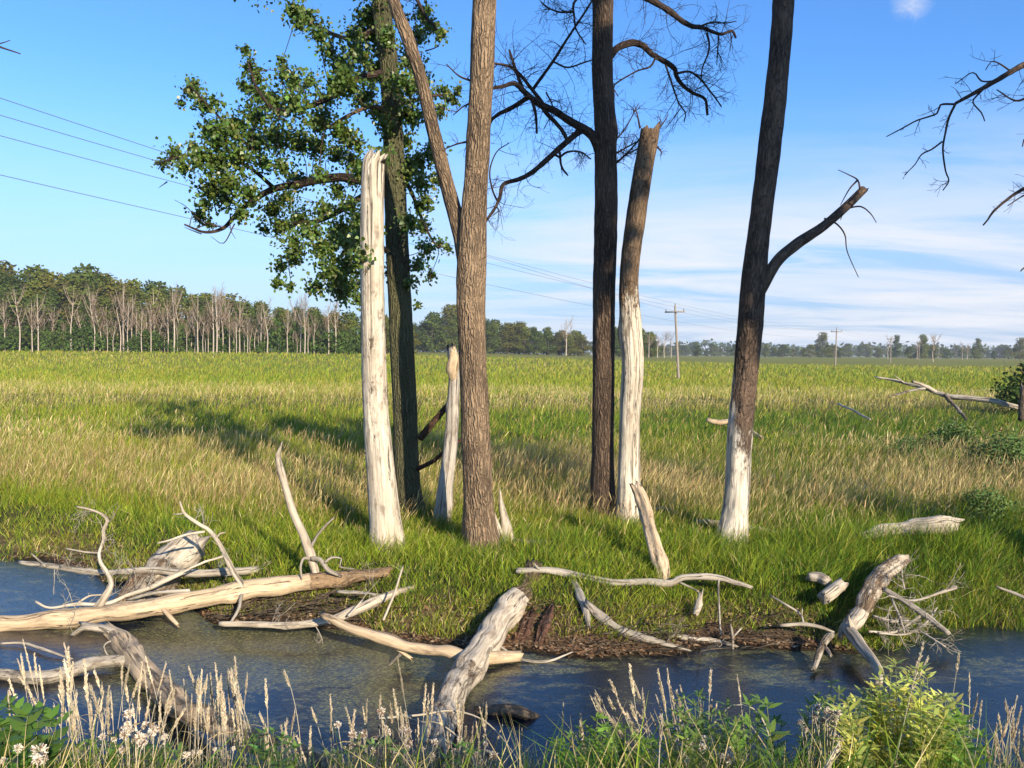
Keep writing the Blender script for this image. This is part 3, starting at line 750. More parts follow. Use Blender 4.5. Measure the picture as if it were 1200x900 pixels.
# the large bleached log over the stream
log('fallen_log', 'large bleached log sloping from the grassy bank down across the stream', 'log',
    [(626, 668, 11.25), (619, 690, 10.85), (600, 712, 10.35), (580, 738, 9.7), (558, 772, 8.95), (536, 806, 8.25), (516, 846, 7.45), (503, 885, 6.75)],
    [24, 28, 34, 33, 34, 35, 38, 40], M_DRIFT, lambda f, a, q: 0.12 if f < .17 else (1.0 if f < .6 else .56), 32, .05, .09, 0, .25, 4,
    extra=[('branch', [(556, 774, 8.9), (540, 768, 8.9), (522, 762, 8.95), (500, 762, 9.0), (474, 757, 9.05), (448, 748, 9.15), (420, 740, 9.25), (398, 730, 9.4), (378, 722, 9.5)], [17, 15, 14, 12, 13, 13, 12, 11, 8], M_DRIFTB, 1.0),
           ('branch_stub', [(560, 772, 8.95), (582, 771, 9.1), (606, 771, 9.2)], [16, 15, 13], M_DRIFTB, 1.0),
           ('branch_stub', [(452, 751, 9.15), (468, 762, 9.1), (481, 771, 9.05)], [6, 5, 4], M_DRIFTB, 1.0),
           ('twig', [(568, 745, 9.4), (592, 762, 9.3), (612, 773, 9.2), (640, 775, 9.2), (668, 765, 9.3)], [3, 3, 3, 3, 2], M_DRIFTG, 1.0),
           ('twig', [(470, 766, 9.1), (460, 776, 9.1), (452, 786, 9.0)], [4, 3, 2], M_DRIFTG, 1.0)])
for pts, ws, lab in (([(622, 722, 10.2), (616, 740, 9.95), (609, 756, 9.75), (606, 768, 9.6)], [10, 17, 18, 10], 'red brown rotten bark slab standing right under the large bleached log'),
                     ([(646, 714, 10.2), (637, 738, 9.9), (628, 762, 9.6)], [8, 15, 8], 'narrow rotten bark slab standing beside the wider one under the bleached log')):
    log('bark_slab', lab, 'bark', pts, ws, M_ROT, .35, 22, .03, .5, .35, .2, 2, 'bark slabs under the bleached log')
log('branch', 'grey crooked branch lying over the upper end of the large bleached log and the bank', 'branch',
    [(606, 669, 11.0), (640, 669, 10.95), (672, 675, 10.9), (705, 681, 10.8), (750, 682, 10.75), (785, 684, 10.7), (800, 678, 10.7), (840, 676, 10.7), (860, 682, 10.7), (880, 689, 10.65)],
    [7, 8, 8, 8, 8, 8, 8, 7, 6, 4], M_DRIFTG, 1.0, 12, .06, .14, .03,
    extra=[('twig', [(632, 668, 10.95), (627, 662, 10.9)], [4, 2], M_DRIFTG, 1.0), ('twig', [(842, 677, 10.7), (842, 700, 10.4), (844, 735, 9.95), (845, 745, 9.85)], [2.5, 2.5, 2.5, 2], M_DRIFTG, 1.0),
           ('twig', [(795, 682, 10.7), (812, 690, 10.6), (818, 693, 10.5)], [3, 2, 2], M_DRIFTG, 1.0)])
log('leaning_stub', 'short broken trunk with holes leaning on the grey branch beside the half stripped snag', 'dead tree',
    [(780, 690, 10.85), (776, 668, 11.1), (766, 630, 11.6), (756, 596, 12.0), (747, 575, 12.2)], [14, 16, 17, 16, 12], M_DRIFTB, .62, 24, .04, .2, .16, .1, 6)
log('exposed_root', 'pale root dropping from the grassy bank to the mud right of the bleached log', 'root',
    [(672, 680, 10.8), (680, 698, 10.4), (687, 715, 10.1), (690, 735, 9.85)], [6, 9, 9, 4], M_DRIFTG, .8, 12, .05, .2, .06)
log('driftwood', 'long tapering driftwood slab lying along the muddy edge right of the bleached log', 'driftwood',
    [(688, 708, 10.1), (710, 728, 9.95), (735, 742, 9.75), (770, 752, 9.6), (805, 762, 9.5)], [7, 11, 11, 7, 4], M_DRIFTG, .8, 12, .06, .2, .05, .08, tw=7, twL=.3)
log('driftwood', 'low stick half buried in the muddy bank below the grey branch', 'driftwood',
    [(770, 738, None, .03), (800, 747, None, .03), (840, 752, None, .02), (862, 758, None, .02)], [6, 8, 6, 3], M_DRIFTG, .8, 10, .06, .2, .04, .04, tw=4, twL=.2)
log('driftwood', 'forked twig standing upright at the water edge below the grey branch', 'twig',
    [(859, 762, 9.65), (858, 745, 9.7), (856, 732, 9.75)], [3, 3, 2], M_DRIFTG, 1.0, 6, .05, .1, extra=[('twig', [(858, 748, 9.7), (864, 741, 9.7), (868, 737, 9.7)], [2, 2, 1.5], M_DRIFTG, 1.0)])
log('driftwood', 'small pale splinter of wood poking from the grass above the mud', 'driftwood',
    [(815, 720, 10.15), (819, 708, 10.3), (821, 698, 10.35)], [5, 9, 4], M_DRIFT, 1.0, 10, .03, .25, .08)
log('surface_root', 'pale root running right over the grass from the splintered stump', 'root',
    [(600, 634, None, .05), (620, 637, None, .06), (640, 637, None, .05), (662, 643, None, -.02)], [9, 11, 10, 5], M_DRIFT, .8, 12, .06, .2)

# left: long peeled log, stick, second forked branch
log('fallen_log', 'long peeled tan log lying at the left shore from the water edge into the grass', 'log',
    [(-60, 737, 10.15), (0, 732, 10.15), (60, 727, 10.2), (130, 718, 10.3), (200, 709, 10.4), (280, 693, 10.7), (350, 683, 10.9), (410, 676, 11.1), (455, 671, 11.3)],
    [19, 19, 20, 21, 22, 22, 21, 18, 12], M_DRIFTB, lambda f, a, q: 1.0 if f < .80 else .3, 26, .06, .05, 0, 0, 3,
    extra=[('branch_stub', [(190, 712, 10.3), (200, 723, 10.15), (208, 731, 10.05)], [6, 5, 4], M_DRIFTB, 1.0),
           ('twig', [(283, 697, 10.6), (280, 712, 10.3), (272, 727, 10.1)], [5, 4, 3], M_DRIFTG, 1.0)])
log('upright_stick', 'white peeled stick standing up at an angle out of the long peeled log', 'stick',
    [(370, 674, 11.0), (367, 660, 11.05), (357, 632, 11.05), (345, 603, 11.05), (335, 575, 11.05), (328, 548, 11.05), (326, 533, 11.05), (329, 524, 11.05)],
    [10, 11, 10, 9, 9, 8, 7, 2], M_DRIFT, 1.0, 14, .05, .07, .08,
    extra=[('twig', [(364, 642, 11.05), (372, 628, 11.0), (382, 616, 11.0), (390, 608, 11.0)], [4, 3, 3, 2], M_DRIFTG, 1.0),
           ('twig', [(365, 655, 11.0), (376, 657, 10.95), (385, 668, 10.9), (396, 673, 10.9)], [6, 6, 5, 4], M_DRIFTG, 1.0),
           ('twig', [(364, 655, 11.0), (356, 654, 10.9), (352, 664, 10.85), (353, 676, 10.8)], [4, 3, 3, 2], M_DRIFTG, 1.0),
           ('twig', [(380, 660, 10.9), (388, 653, 10.9), (400, 655, 10.9), (398, 664, 10.9), (413, 667, 10.9)], [3, 3, 2, 2, 2], M_DRIFTG, 1.0)])
log('driftwood', 'pale driftwood branch lying below the long peeled log and pointing at the bleached log', 'driftwood',
    [(258, 731, 9.9), (300, 732, 9.85), (345, 733, 9.8), (385, 727, 9.9), (420, 714, 10.2), (455, 698, 10.6), (485, 688, 10.9)], [6, 7, 9, 10, 12, 11, 6], M_DRIFT, .95, 14, .06, .1, .04, .04,
    extra=[('twig', [(449, 727, 9.9), (462, 695, 10.2), (472, 664, 10.5)], [3, 3, 2], M_DRIFT, 1.0), ('twig', [(395, 693, 10.6), (420, 694, 10.5), (440, 697, 10.4)], [4, 4, 3], M_DRIFTG, 1.0),
           ('twig', [(408, 722, 9.9), (424, 704, 10.2)], [3, 2], M_DRIFTG, 1.0)], tw=8, twL=.35)
log('broken_stump', 'thick leaning stump with ridged bark behind the long peeled log', 'stump',
    [(148, 722, 10.7), (168, 698, 11.1), (188, 672, 11.5), (206, 652, 11.9), (222, 640, 12.1)], [44, 46, 43, 42, 36], M_DRIFT, lambda f, a, q: .44 if f < .6 else .85, 28, .05, .12, .05, .1, 3)
log('driftwood', 'thin dead branch lying level behind the long peeled log, from the water to the stump', 'branch',
    [(24, 659, 11.6), (70, 665, 11.4), (120, 671, 11.2), (170, 668, 11.1), (220, 672, 11.1), (265, 670, 11.3), (302, 667, 11.6)], [5, 7, 7, 7, 9, 10, 8], M_DRIFTG, .9, 10, .06, .12, .03, .03,
    extra=[('twig', [(54, 664, 11.4), (45, 656, 11.4), (38, 650, 11.4)], [3, 2, 2], M_DRIFTG, 1.0)], tw=16, twL=.4)
log('driftwood', 'crooked white branch rising from the long peeled log and hooking left at its tip', 'branch',
    [(112, 715, 10.4), (122, 700, 10.45), (130, 686, 10.5), (126, 672, 10.6), (118, 660, 10.7), (116, 648, 10.8), (122, 632, 10.8), (121, 622, 10.8), (126, 610, 10.8), (120, 603, 10.8), (105, 597, 10.8), (90, 594, 10.8)],
    [10, 8, 7, 5, 5, 4, 4, 4, 4, 3, 3, 2], M_DRIFT, 1.0, 8, .05, .1, 0, 0, 0, tw=12, twL=.4,
    extra=[('twig', [(118, 648, 10.8), (100, 647, 10.8), (78, 643, 10.8)], [2.5, 2, 1.5], M_DRIFTG, 1.0)])
log('driftwood', 'bent white branch curving up to the left from the long peeled log', 'branch',
    [(285, 688, 10.65), (276, 676, 10.7), (266, 655, 10.8), (256, 635, 10.9), (245, 622, 10.9), (232, 614, 10.9), (218, 603, 10.9), (214, 596, 10.9), (211, 588, 10.9)],
    [7, 7, 6, 5.5, 5, 5, 4, 3, 2], M_DRIFT, 1.0, 8, .05, .1, 0, 0, 0, tw=10, twL=.35,
    extra=[('twig', [(240, 623, 10.9), (220, 626, 10.8), (200, 633, 10.7), (186, 636, 10.7)], [3, 3, 3, 2], M_DRIFT, 1.0), ('twig', [(262, 652, 10.8), (240, 658, 10.7), (222, 666, 10.6)], [3, 3, 2], M_DRIFT, 1.0),
           ('twig', [(252, 632, 10.9), (258, 625, 10.9), (263, 624, 10.9)], [2.5, 2, 1.5], M_DRIFT, 1.0), ('twig', [(214, 602, 10.9), (204, 603, 10.9)], [2.5, 1.5], M_DRIFT, 1.0)])
log('driftwood', 'long thin white branch arching from the left shore debris over the stump foot', 'branch',
    [(42, 705, 10.3), (58, 712, 10.3), (90, 708, 10.35), (125, 707, 10.5), (150, 697, 10.6), (180, 687, 10.7), (205, 675, 10.8), (222, 668, 10.9)], [2.5, 3, 4, 4, 5, 6, 6, 5], M_DRIFT, 1.0, 8, .05, .1, 0, 0, 0, tw=14, twL=.4,
    extra=[('twig', [(92, 706, 10.4), (105, 698, 10.5), (118, 697, 10.5)], [3, 2.5, 2], M_DRIFT, 1.0)])
log('driftwood', 'short pale stick at the foot of the thick leaning stump', 'stick',
    [(150, 703, 10.5), (185, 695, 10.5), (222, 692, 10.5)], [4, 5, 4], M_DRIFTG, 1.0, 8, .06, .12, .02, .02)
log('fallen_log', 'gnarled log with a splintered white end running from the stream to the near left bank', 'log',
    [(128, 738, 9.6), (145, 752, 9.3), (165, 780, 8.7), (190, 808, 8.1), (215, 830, 7.6), (250, 846, 7.2), (300, 868, 6.7), (372, 895, 6.1), (430, 930, 5.6)],
    [14, 24, 26, 27, 27, 27, 28, 30, 30], M_DRIFTB, lambda f, a, q: .85 if f < .35 else .5, 26, .05, .13, 0, .2, 4,
    extra=[('branch', [(140, 746, 9.4), (122, 738, 9.5), (100, 736, 9.55), (84, 744, 9.6)], [9, 8, 6, 4], M_DRIFT, 1.0), ('branch', [(134, 742, 9.45), (115, 735, 9.55), (98, 731, 9.7)], [10, 8, 5], M_DRIFT, 1.0),
           ('twig', [(138, 750, 9.3), (128, 752, 9.3), (122, 758, 9.25), (126, 768, 9.2)], [3, 2.5, 2, 2], M_DRIFTG, 1.0)])
log('sunken_log', 'dark wet log lying half under water at the left edge, touching the gnarled log', 'log',
    [(-40, 797, 8.55), (0, 791, 8.6), (40, 796, 8.5), (75, 790, 8.6), (110, 778, 8.8), (152, 774, 8.85)], [14, 12, 15, 15, 14, 13], M_DRIFTG, .55, 18, .05, .15, .05)
log('driftwood', 'thin white stick floating on the water above the sunken log', 'stick',
    [(0, 754, None, .03), (30, 754, None, .05), (60, 764, None, .05), (84, 772, None, .02)], [2.5, 3, 3, 2], M_DRIFT, 1.0, 7, .06, .1)
log('sunken_log', 'short dark log just above the water right of the bleached log', 'log',
    [(560, 835, None, .0), (585, 833, None, .03), (612, 836, None, .04), (632, 842, None, -.03)], [14, 16, 14, 8], M_GREY, .1, 16, .05, .2, .05)
# right side
log('driftwood', 'forked driftwood trunk, ridged above and smooth white below, sliding from the right bank', 'driftwood',
    [(1062, 655, 11.3), (1046, 664, 11.1), (1034, 674, 10.9), (1020, 695, 10.4), (1006, 722, 9.9), (996, 738, 9.6), (1006, 752, 9.3), (1020, 770, 8.95), (1030, 786, 8.65), (1030, 800, 8.35)],
    [10, 16, 22, 19, 18, 17, 13, 12, 11, 8], M_DRIFT, lambda f, a, q: .45 if f < .52 else 1.0, 20, .05, .14, 0, .05, 3,
    extra=[('branch_stub', [(1000, 728, 9.8), (990, 738, 9.65), (985, 748, 9.55)], [12, 10, 6], M_DRIFTB, .9), ('branch_stub', [(1000, 738, 9.55), (997, 730, 9.5), (995, 724, 9.5)], [7, 5, 2], M_DRIFT, 1.0)])
mb = MB()
bR = G(1060, 712); rt = thing('root_tangle', bR, 'tangle of thin grey roots and twigs right of the forked driftwood trunk', 'roots')
for pts, ws in (([(1036, 690, 10.4), (1060, 705, 10.2), (1085, 722, 10.0), (1112, 743, 9.7)], [6, 6, 8, 6]), ([(1040, 698, 10.3), (1070, 704, 10.2), (1100, 695, 10.3), (1120, 688, 10.5)], [3, 3, 3, 5]),
                ([(1045, 702, 10.2), (1055, 725, 9.9), (1060, 742, 9.7)], [3, 3, 2]), ([(1018, 740, 9.7), (1050, 740, 9.8), (1078, 722, 10.0)], [3, 3, 3]), ([(1030, 742, 9.6), (1062, 743, 9.7), (1085, 730, 9.9), (1098, 712, 10.1)], [2.5, 2.5, 2.5, 2]),
                ([(1075, 738, 9.8), (1092, 748, 9.6), (1108, 758, 9.45)], [2.5, 2.5, 2]), ([(1022, 722, 10), (1045, 728, 9.9), (1065, 728, 9.9)], [4, 4, 3]), ([(1060, 690, 10.4), (1057, 675, 10.5), (1057, 668, 10.6)], [2.5, 2, 2])):
    P = px_path(None, pts); R = [x * p[1] / FP / 2 for x, p in zip(ws, P)]
    tube(mb, P, R, 7, .05, .15, .8); strew(mb, P, R, 11, .38, 1.5, 1, .05, .006, 0, .8)
mb.build('roots', M_DRIFTG, rt, bR)
log('cut_log', 'short pale sawn log end tilted at the water edge left of the forked driftwood trunk', 'log', [(966, 700, 10.25), (976, 692, 10.45), (985, 686, 10.6)], [15, 16, 15], M_DRIFT, .75, 20, .03, .05)
log('cut_log', 'small grey log end half hidden in the grass above the pale sawn log', 'log', [(948, 676, 10.8), (960, 677, 10.8), (969, 680, 10.7)], [10, 12, 12], M_DRIFTG, .6, 16, .03, .05)
log('driftwood', 'bare level stick lying over the water edge left of the forked driftwood trunk', 'stick', [(914, 733, 9.75), (940, 732, 9.75), (962, 735, 9.7), (978, 741, 9.65)], [3.5, 4.5, 4, 3], M_DRIFTG, 1.0, 8, .05, .1,
    extra=[('twig', [(942, 732, 9.75), (938, 720, 9.85), (922, 709, 9.9), (903, 698, 10.1)], [3, 2.5, 2.5, 1.5], M_DRIFTG, 1.0), ('twig', [(939, 722, 9.8), (940, 714, 9.8)], [2.5, 1.5], M_DRIFTG, 1.0)])
log('driftwood', 'dark forked stick standing out of the water left of the forked driftwood trunk', 'stick', [(952, 785, 8.9), (960, 766, 9.2), (968, 750, 9.4), (974, 744, 9.5)], [6, 8, 8, 7], M_DRIFTG, .5, 12, .05, .15, .03,
    extra=[('twig', [(966, 756, 9.3), (971, 763, 9.2), (974, 768, 9.1)], [4, 4, 3], M_DRIFTG, .6)])
log('fallen_log', 'big white weathered log with a broken right end lying in the grass at right', 'log', [(1006, 630, None, .16), (1035, 624, None, .24), (1070, 618, None, .30), (1095, 617, None, .32), (1114, 616, None, .32)], [11, 16, 19, 22, 23], M_DRIFT, .9, 24, .04, .12, .22, 0, 0)
log('fallen_log', 'thin grey log lying behind the foot of the rightmost standing trunk', 'log', [(815, 612, None, .12), (850, 614, None, .12), (885, 620, None, .1), (915, 627, None, .06)], [7, 8, 8, 6], M_DRIFTG, 1.0, 14, .06, .1, .05)
log('driftwood', 'pale chunk of wood in the dry grass behind the short leaning trunk', 'driftwood', [(766, 600, None, .12), (778, 598, None, .15), (792, 603, None, .1)], [7, 9, 6], M_DRIFT, 1.0, 12, .06, .15)
log('fallen_branch', 'large white forked branch fallen in the green field at right', 'branch', [(1195, 478, 31.0), (1178, 474, 31.2), (1165, 470, 31.5), (1140, 467, 32), (1115, 465, 32.5), (1098, 460, 33), (1078, 453, 33.5), (1060, 449, 34), (1045, 445, 34.3), (1026, 442, 34.6)],
    [6, 6, 6, 6, 6, 5, 4, 3, 3, 2], M_DRIFT, .95, 12, .2, .12, .1,
    extra=[('branch', [(1107, 463, 32.6), (1118, 474, 32.0), (1127, 484, 31.5), (1132, 491, 31.0)], [5, 4, 4, 3], M_GREY, .4), ('branch', [(1100, 461, 33), (1086, 453, 33), (1070, 447, 33)], [4, 4, 3], M_DRIFT, 1.0),
           ('branch', [(1084, 455, 33), (1062, 459, 33), (1042, 465, 33)], [3, 2.5, 2], M_GREY, .5), ('twig', [(1060, 449, 34), (1048, 440, 34)], [2, 1], M_DRIFT, 1.0)], tw=6, twL=1.0)
log('fallen_branch', 'tan broken log end showing above the grass left of the rightmost standing trunk', 'log', [(829, 492, 30), (842, 495, 30), (858, 495, 30), (882, 508, 28), (893, 514, 27)], [5, 6, 7, 6, 4], M_DRIFTB, .8, 12, .2, .15, .1)
log('fallen_branch', 'thin grey branch slanting in the green field below the large white forked branch', 'branch', [(982, 473, 36), (1002, 482, 34), (1020, 492, 32)], [2, 2.5, 2], M_GREY, 1.0, 8, .2, .1)
log('broken_stump', 'dark thin stump at the right edge beside the large white forked branch', 'stump', [(1197, 492, 30.5), (1198, 470, 30.5), (1199, 455, 30.5)], [8, 7, 5], M_DRIFTG, .3, 14, .1, .12, .3)
log('driftwood', 'slim grey stick sloping on the right bank near the frame edge', 'stick', [(1168, 688, 10.9), (1190, 696, 10.8), (1225, 710, 10.6)], [3, 4, 4], M_DRIFTG, 1.0, 8, .06, .1)

# ------------------------------------------------------------------ far trees
def far_tree(name, label, cat, group, H, Wd, seed, col, nleaf=2800, leaf=.62, trunkvis=.10, lobes=20, thin=0.0):
    global rng
    keep = rng; rng = np.random.default_rng(seed); random.seed(seed)
    t = thing(name, (0, 0, 0), label, cat, group)
    mb = MB(); tube(mb, [(0, 0, -.4), (rng.normal() * .2, 0, H * .3), (rng.normal() * .4, 0, H * .85)], [H * .02, H * .015, H * .004], 7, 1.2, .1)
    for _ in range(5):
        z = H * rng.uniform(.25, .6); a = rng.uniform(0, 2 * PI); l = Wd * rng.uniform(.25, .45)
        tube(mb, [(0, 0, z), (math.cos(a) * l * .6, math.sin(a) * l * .6, z + l * .6), (math.cos(a) * l, math.sin(a) * l, z + l * 1.2)], [H * .008, H * .005, H * .002], 5, 1.0, .1)
    mb.build('trunk', M_FARTRUNK, t)
    lb = LB(); k = nleaf // lobes
    for i in range(lobes):
        f = (i + .5) / lobes
        z = H * (trunkvis + (1 - trunkvis) * f * .93)
        prof = math.sin(min(1, (f * 1.05 + .18)) * PI * .92) ** .7
        a = rng.uniform(0, 2 * PI); rr = Wd * .5 * prof * rng.uniform(.35, .75)
        c = np.array([math.cos(a) * rr, math.sin(a) * rr, z]); rad = Wd * rng.uniform(.17, .30)
        if f > .85: c[:2] *= .5
        n = unit(k); q = c + n * rad * (rng.uniform(.35, 1, (k, 1)) ** .5) * np.array([1, 1, .8])
        nn = n + unit(k) * .6; d = unit(k)
        cc = vary(np.asarray(col) * math.exp(rng.normal() * .13), k, .2, .06)
        V, F, C = strips(q, d, np.cross(d, nn), rng.uniform(.7, 1.3, k) * leaf, rng.uniform(.7, 1.2, k) * leaf * .8, unit(k) * .2, LEAFP, cc); lb.add(V, F, C)
    lb.build('crown', M_FARLEAF, t)
    rng = keep
    return t
def far_dead(label, group, H, seed, mat=M_FARDEAD, name='dead_tree'):
    global rng
    keep = rng; rng = np.random.default_rng(seed); random.seed(seed)
    t = thing(name, (0, 0, 0), label, 'dead tree', group)
    mb = MB(); top = np.array([rng.normal() * .8, rng.normal() * .5, H])
    tube(mb, [(0, 0, -.4), (rng.normal() * .2, 0, H * .35), (top[0] * .6, top[1] * .6, H * .7), top], [H * .017, H * .013, H * .008, .04], 7, .8, .1, .7)
    mb.build('trunk', mat, t)
    mb = MB()
    for i in range(int(rng.integers(7, 13))):
        z = H * rng.uniform(.35, .85); a = rng.uniform(0, 2 * PI); l = H * rng.uniform(.15, .32)
        p = np.array([0, 0, z]) + top * (z / H) * np.array([.8, .8, 0])
        q = [p, p + np.array([math.cos(a) * l * .35, math.sin(a) * l * .35, l * .45]), p + np.array([math.cos(a) * l * .62, math.sin(a) * l * .62, l * 1.1])]
        tube(mb, q, [H * .0075, H * .0055, .05], 5, .6, .1, .45)
        strew(mb, q, [H * .006, H * .004, .03], 7, H * .16, .6, 1, .2, .055, .7, .25, 3)
    mb.build('limbs', mat, t)
    rng = keep
    return t
G1 = 'green trees of the wood at the left edge of the field'
G2 = 'pale dead trees along the front of the left wood'
G3 = 'green trees of the wood behind the middle of the field'
G4 = 'trees of the far hazy tree line at right'
GREEN = (.095, .115, .022)
KINDS = [
  ('tall round green tree in the wood at the left edge of the field', 21, 9.5, GREEN),
  ('narrow dark green tree in the wood at the left edge of the field', 21, 7.0, (.060, .092, .020)),
  ('light green tree in the wood at the left edge of the field', 19, 9.0, (.115, .132, .024)),
  ('broad olive green tree in the wood at the left edge of the field', 18, 10.5, (.110, .110, .024)),
  ('dense low green tree in the wood at the left edge of the field', 16, 9.0, (.072, .100, .020))]
protos = [far_tree('deciduous_tree', k[0], 'tree', G1, k[1], k[2], 100 + i, k[3]) for i, k in enumerate(KINDS)]
placed = [False] * 20
def put(pl, i, loc, rz, sc, label=None, group=None):
    """the prototype itself is used first, then copies of it"""
    if not pl[1][i]:
        pl[1][i] = True; o = pl[0][i]; o.location = loc; o.rotation_euler = (0, 0, rz); o.scale = sc
        if label: o['label'] = label
        if group: o['group'] = group
        return o
    return dup(pl[0][i], loc, rz, sc, label, group)
LIVE = (protos, [False] * 5)
def topy(px):
    return np.interp(px, [-150, 0, 60, 110, 170, 205, 260, 300, 330, 380, 420, 470, 500, 530, 560, 580, 620, 650, 690, 720, 760, 790], [306, 310, 312, 318, 325, 338, 344, 348, 352, 358, 362, 372, 372, 360, 372, 372, 376, 384, 382, 378, 383, 400])
for row, (Y0, n) in enumerate(((197, 24), (208, 28), (224, 30))):
    for i in range(n):
        px = -150 + (i + .5 + rng.uniform(-.35, .35)) * 620 / n + row * 6
        Y = Y0 + rng.uniform(-5, 5); k = int(rng.integers(0, 5))
        if px > 350: k = [2, 3, 0, 4, 3][k]
        x = (px - 600) / FP * Y; z = float(hgt(x, Y))
        want = (411.5 - topy(px)) / FP * Y * (1.0 if row == 2 else (.72 if row == 0 and px < 330 else .9)) * rng.uniform(.90, 1.07)
        s = want / KINDS[k][1]
        w_ = s * rng.uniform(1.15, 1.5); put(LIVE, k, (x, Y, z), rng.uniform(0, 6.28), (w_, w_, s))
bush = far_tree('woodland_bush', 'low green bush at the foot of the left wood', 'bush', 'bushes at the foot of the left wood', 5, 6.5, 131, (.062, .105, .020), 700, .5, 0.0, 10)
BU = ([bush], [False])
for i in range(36):
    px = -140 + (i + .5 + rng.uniform(-.4, .4)) * 570 / 36; Y = 191 + rng.uniform(-2.5, 6)
    x = (px - 600) / FP * Y; s = rng.uniform(.6, 1.35)
    put(BU, 0, (x, Y, float(hgt(x, Y))), rng.uniform(0, 6.28), (s, s, s * rng.uniform(.8, 1.3)))
DEADL = ['pale dead tree with upright bare limbs at the front of the left wood', 'slim pale dead tree at the front of the left wood', 'forked pale dead tree at the front of the left wood', 'tall pale dead tree with short limbs at the front of the left wood']
DEAD = ([far_dead(DEADL[i], G2, (17, 13, 15, 18)[i], 200 + i) for i in range(4)], [False] * 4)
dpx = [23, 28, 6, 45, 62, 75, 96, 105, 117, 126, 133, 141, 150, 160, 166, 172, 181, 188, 197, 204, 208, 213, 219, 224, 232, 238, 244, 250, 257, 264, 269, 274, 281, 286, 290, 299, 306, 313, 320, 337, 344, 352, 361, 385, -30, -60, -80, -110, 84, 110, 122, 138, 145, 155, 177, 193, 210, 228, 241, 254, 261, 277, 293, 303, 310, 326, 331, 348, 357, 368, 376, 393, 52, 38]
for i, px in enumerate(dpx):
    Y = 187.5 + rng.uniform(-1, 9); k = int(rng.integers(0, 4)); x = (px - 600) / FP * Y
    s = np.interp(px, [0, 150, 400], [1.1, .95, .78]) * rng.uniform(.5, 1.15)
    put(DEAD, k, (x, Y, float(hgt(x, Y))), rng.uniform(0, 6.28), (s * .72, s * .72, s))
# middle wood
MIDL = ['round green tree in the wood behind the middle of the field', 'dark green tree in the wood behind the middle of the field', 'light green tree in the wood behind the middle of the field', 'broad green tree in the wood behind the middle of the field', 'low dense tree in the wood behind the middle of the field']
for row, (Y0, n) in enumerate(((375, 26), (392, 26), (410, 22))):
    for i in range(n):
        px = 425 + (i + .5 + rng.uniform(-.4, .4)) * 345 / n; Y = Y0 + rng.uniform(-7, 7); k = int(rng.integers(0, 5))
        x = (px - 600) / FP * Y; z = float(hgt(x, Y))
        s = (414.5 - topy(px)) / FP * Y * rng.uniform(.72, 1.06) / KINDS[k][1]
        put(LIVE, k, (x, Y, z), rng.uniform(0, 6.28), (s * 1.45, s * 1.45, s), MIDL[k], G3)
for px, hh_ in ((663, 46), (700, 30), (560, 24), (760, 30)):
    Y = 368; x = (px - 600) / FP * Y; k = px % 4; s = hh_ / FP * Y / (17, 13, 15, 18)[k]
    put(DEAD, k, (x, Y, float(hgt(x, Y))), 1.0, (s, s, s), {663: 'tall bare crowned tree rising above the middle wood', 700: 'greyish half dead tree in the middle wood left of the dark dead tree', 560: 'slim pale trunk in the middle wood beside the forked trunk', 760: 'bare pale tree at the right end of the middle wood'}[px])
    
for i, px in enumerate((770, 778, 786, 1127, 1133, 1093, 1040, 1074)):
    Y = 372 if px < 800 else (300 if px == 1093 else 420); x = (px - 600) / FP * Y; k = i % 4; s = (30, 32, 28, 22, 20, 34, 26, 24)[i] / FP * Y / (17, 13, 15, 18)[k]
    put(DEAD, k, (x, Y, float(hgt(x, Y))), i, (s, s, s), {1093: 'pale bare tree standing out in the field at right'}.get(px, 'thin pale dead tree right of the middle wood, left of the first utility pole' if px < 800 else 'small pale bare tree in the field at far right'),
        'thin pale trees by the first utility pole' if px < 800 else 'small pale bare trees at far right')
# right tree line
FARL = ['distant round tree of the hazy tree line at right', 'distant dark tree of the hazy tree line at right', 'distant light green tree of the hazy tree line at right', 'distant broad tree of the hazy tree line at right', 'distant low tree of the hazy tree line at right']
SPEC = [(963, 30, 640, 3, 'broad tree standing highest in the tree line just left of the second utility pole'), (1050, 28, 620, 1, 'dark narrow tree right of the third utility pole'),
        (1080, 29, 560, 2, 'light green tree in the tree line near the pale bare tree'), (1145, 25, 640, 0, 'rounded green tree in the tree line near the right edge'), (1195, 26, 560, 3, 'broad green tree in the tree line at the right edge'), (897, 17, 620, 0, 'round green tree just right of the rightmost standing trunk')]
for px, h_, Y, k, lab in SPEC:
    x = (px - 600) / FP * Y; s = h_ / FP * Y / KINDS[k][1]
    put(LIVE, k, (x, Y, float(hgt(x, Y))), px, (s * 1.2, s * 1.2, s), lab, G4)
for i in range(84):
    px = 765 + (i + rng.uniform(0, 1)) * 600 / 84; Y = rng.uniform(560, 1000); k = int(rng.integers(0, 5))
    x = (px - 600) / FP * Y; s = rng.uniform(9, 17) / FP * Y / KINDS[k][1]
    put(LIVE, k, (x, Y, float(hgt(x, Y))), rng.uniform(0, 6.28), (s * 2.3, s * 2.3, s), FARL[k], G4)
lb = LB()
k = 26000; px = rng.uniform(-1500, 2600, k); Y = rng.uniform(1250, 1500, k); x = (px - 600) / FP * Y
hm = 17 + 4 * np.sin(x * .021) + 3 * np.sin(x * .057 + 1) + 2 * np.sin(x * .17); z = 3.4 + hm * rng.uniform(0, 1, k)
d = unit(k); V, F, C = strips(np.stack([x, Y, z], -1), d, np.cross(d, unit(k)), rng.uniform(4, 8, k), rng.uniform(4, 7, k), unit(k) * .2, LEAFP, vary((.05, .07, .03), k, .2)); lb.add(V, F, C)
tag(lb.build('distant_wood', M_FARLEAF), 'low blue green wood along the far horizon', 'wood', None, 'stuff')
